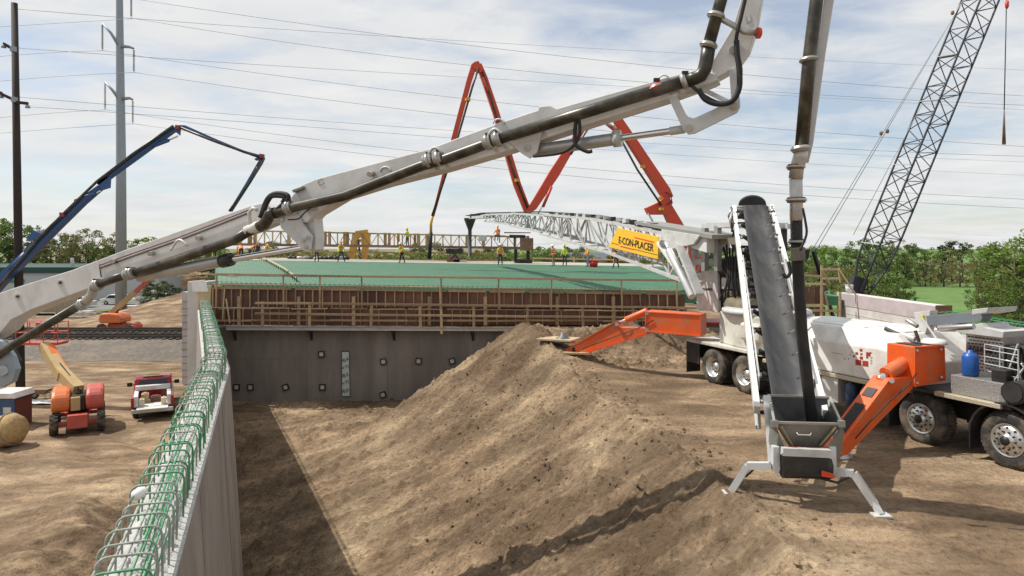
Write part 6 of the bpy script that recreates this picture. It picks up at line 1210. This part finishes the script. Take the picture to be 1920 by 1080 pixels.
for px, yt, Y, kd, w_ in ((-25, 405, 150, 'bright', .9), (20, 412, 148, 'bright', 1), (62, 418, 150, 'bright', .9), (95, 432, 155, 'green', .9), (-5, 440, 143, 'green', 1), (45, 448, 145, 'green', 1), (130, 426, 150, 'tan', .9), (165, 424, 148, 'olive', 1), (195, 432, 152, 'tan', 1), (112, 446, 145, 'olive', 1), (150, 452, 143, 'olive', 1), (180, 456, 146, 'green', 1), (208, 462, 150, 'dark', .8), (252, 446, 160, 'olive', 1), (285, 441, 165, 'bright', 1), (315, 452, 170, 'green', 1), (345, 458, 175, 'olive', 1), (385, 462, 180, 'green', 1), (230, 468, 150, 'olive', 1.1)): tree(px, yt, Y, kd, Wl, Gl, w_)
for px, yt, Y, kd in ((296, 524, 95, 'dark'), (315, 532, 92, 'dark'), (282, 530, 96, 'olive'), (333, 545, 90, 'dark')): tree(px, yt, Y, kd, 'growing low on the grass right of the steel pole', 'scrub by the steel pole', 1.2)
Wm = 'far behind the bridge deck'; Gm = 'trees far behind the deck'
for i, px in enumerate(range(400, 1560, 27)): tree(px+rt.uniform(-8, 8), 468+rt.uniform(-7, 7)-(12 if i % 5 == 0 else 0), 190+rt.uniform(-15, 25), rt.choice(['green', 'olive', 'bright', 'tan', 'green']), Wm, Gm, 1.25)
for px, yt, Y, kd in ((1030, 459, 120, 'bright'), (1010, 468, 118, 'bright'), (1052, 470, 120, 'green'), (1075, 463, 130, 'olive'), (500, 449, 130, 'olive'), (850, 462, 140, 'olive'), (880, 470, 140, 'dark')): tree(px, yt, Y, kd, 'rising above the rails behind the bridge deck', 'trees just behind the deck', .9)
for i, px in enumerate(range(390, 1300, 21)): tree(px+rt.uniform(-6, 6), 473+rt.uniform(-4, 5), 122+rt.uniform(-6, 8), rt.choice(['green', 'bright', 'olive']), 'in the low hedge right behind the deck end', 'low hedge behind the deck', 1.3)
Wr = 'in the wood beyond the green field'; Gr = 'wood beyond the field'
for px, yt, Y, kd, w_ in ((1500, 480, 130, 'green', 1), (1525, 458, 150, 'bright', 1), (1560, 457, 140, 'bright', 1), (1545, 486, 112, 'olive', 1), (1590, 465, 130, 'green', 1), (1612, 446, 150, 'green', 1), (1645, 449, 155, 'green', 1), (1575, 498, 105, 'olive', 1), (1610, 500, 110, 'olive', 1.1), (1655, 470, 120, 'green', 1), (1682, 446, 160, 'olive', .7), (1700, 456, 160, 'green', 1), (1720, 464, 165, 'green', 1), (1745, 472, 170, 'bright', 1),
                          (1785, 449, 175, 'dark', 1), (1765, 462, 172, 'olive', 1), (1805, 465, 172, 'tan', 1), (1840, 455, 180, 'green', 1), (1862, 462, 172, 'tan', 1), (1885, 455, 165, 'olive', 1), (1905, 450, 160, 'tan', 1), (1700, 482, 155, 'green', 1.1), (1735, 486, 152, 'tan', 1.1), (1770, 482, 152, 'tan', 1.2), (1800, 488, 152, 'tan', 1.2), (1830, 486, 152, 'olive', 1.2), (1865, 488, 150, 'tan', 1.2), (1900, 486, 150, 'tan', 1.2), (1940, 470, 150, 'green', 1.2), (1985, 455, 150, 'green', 1.2), (2030, 460, 150, 'olive', 1.2)): tree(px, yt, Y, kd, Wr, Gr, w_)
for px, yt, Y, kd, w_ in ((1655, 505, 78, 'green', 1.1), (1620, 512, 76, 'bright', 1), (1685, 522, 78, 'bright', .9), (1640, 528, 70, 'green', 1.1), (1600, 530, 72, 'olive', 1.1)): tree(px, yt, Y, kd, 'near the crane boom at the field corner', 'trees by the crane', w_)
for px, yt, Y, kd, w_ in ((1905, 442, 82, 'bright', 1), (1945, 425, 84, 'bright', 1.1), (1880, 478, 84, 'bright', .9), (1862, 512, 80, 'olive', .9), (1842, 530, 80, 'olive', 1.0), (1915, 515, 70, 'bright', 1), (1885, 530, 72, 'bright', 1), (1990, 440, 80, 'green', 1)): tree(px, yt, Y, kd, 'on the right edge of the green field', 'trees right of the field', w_)
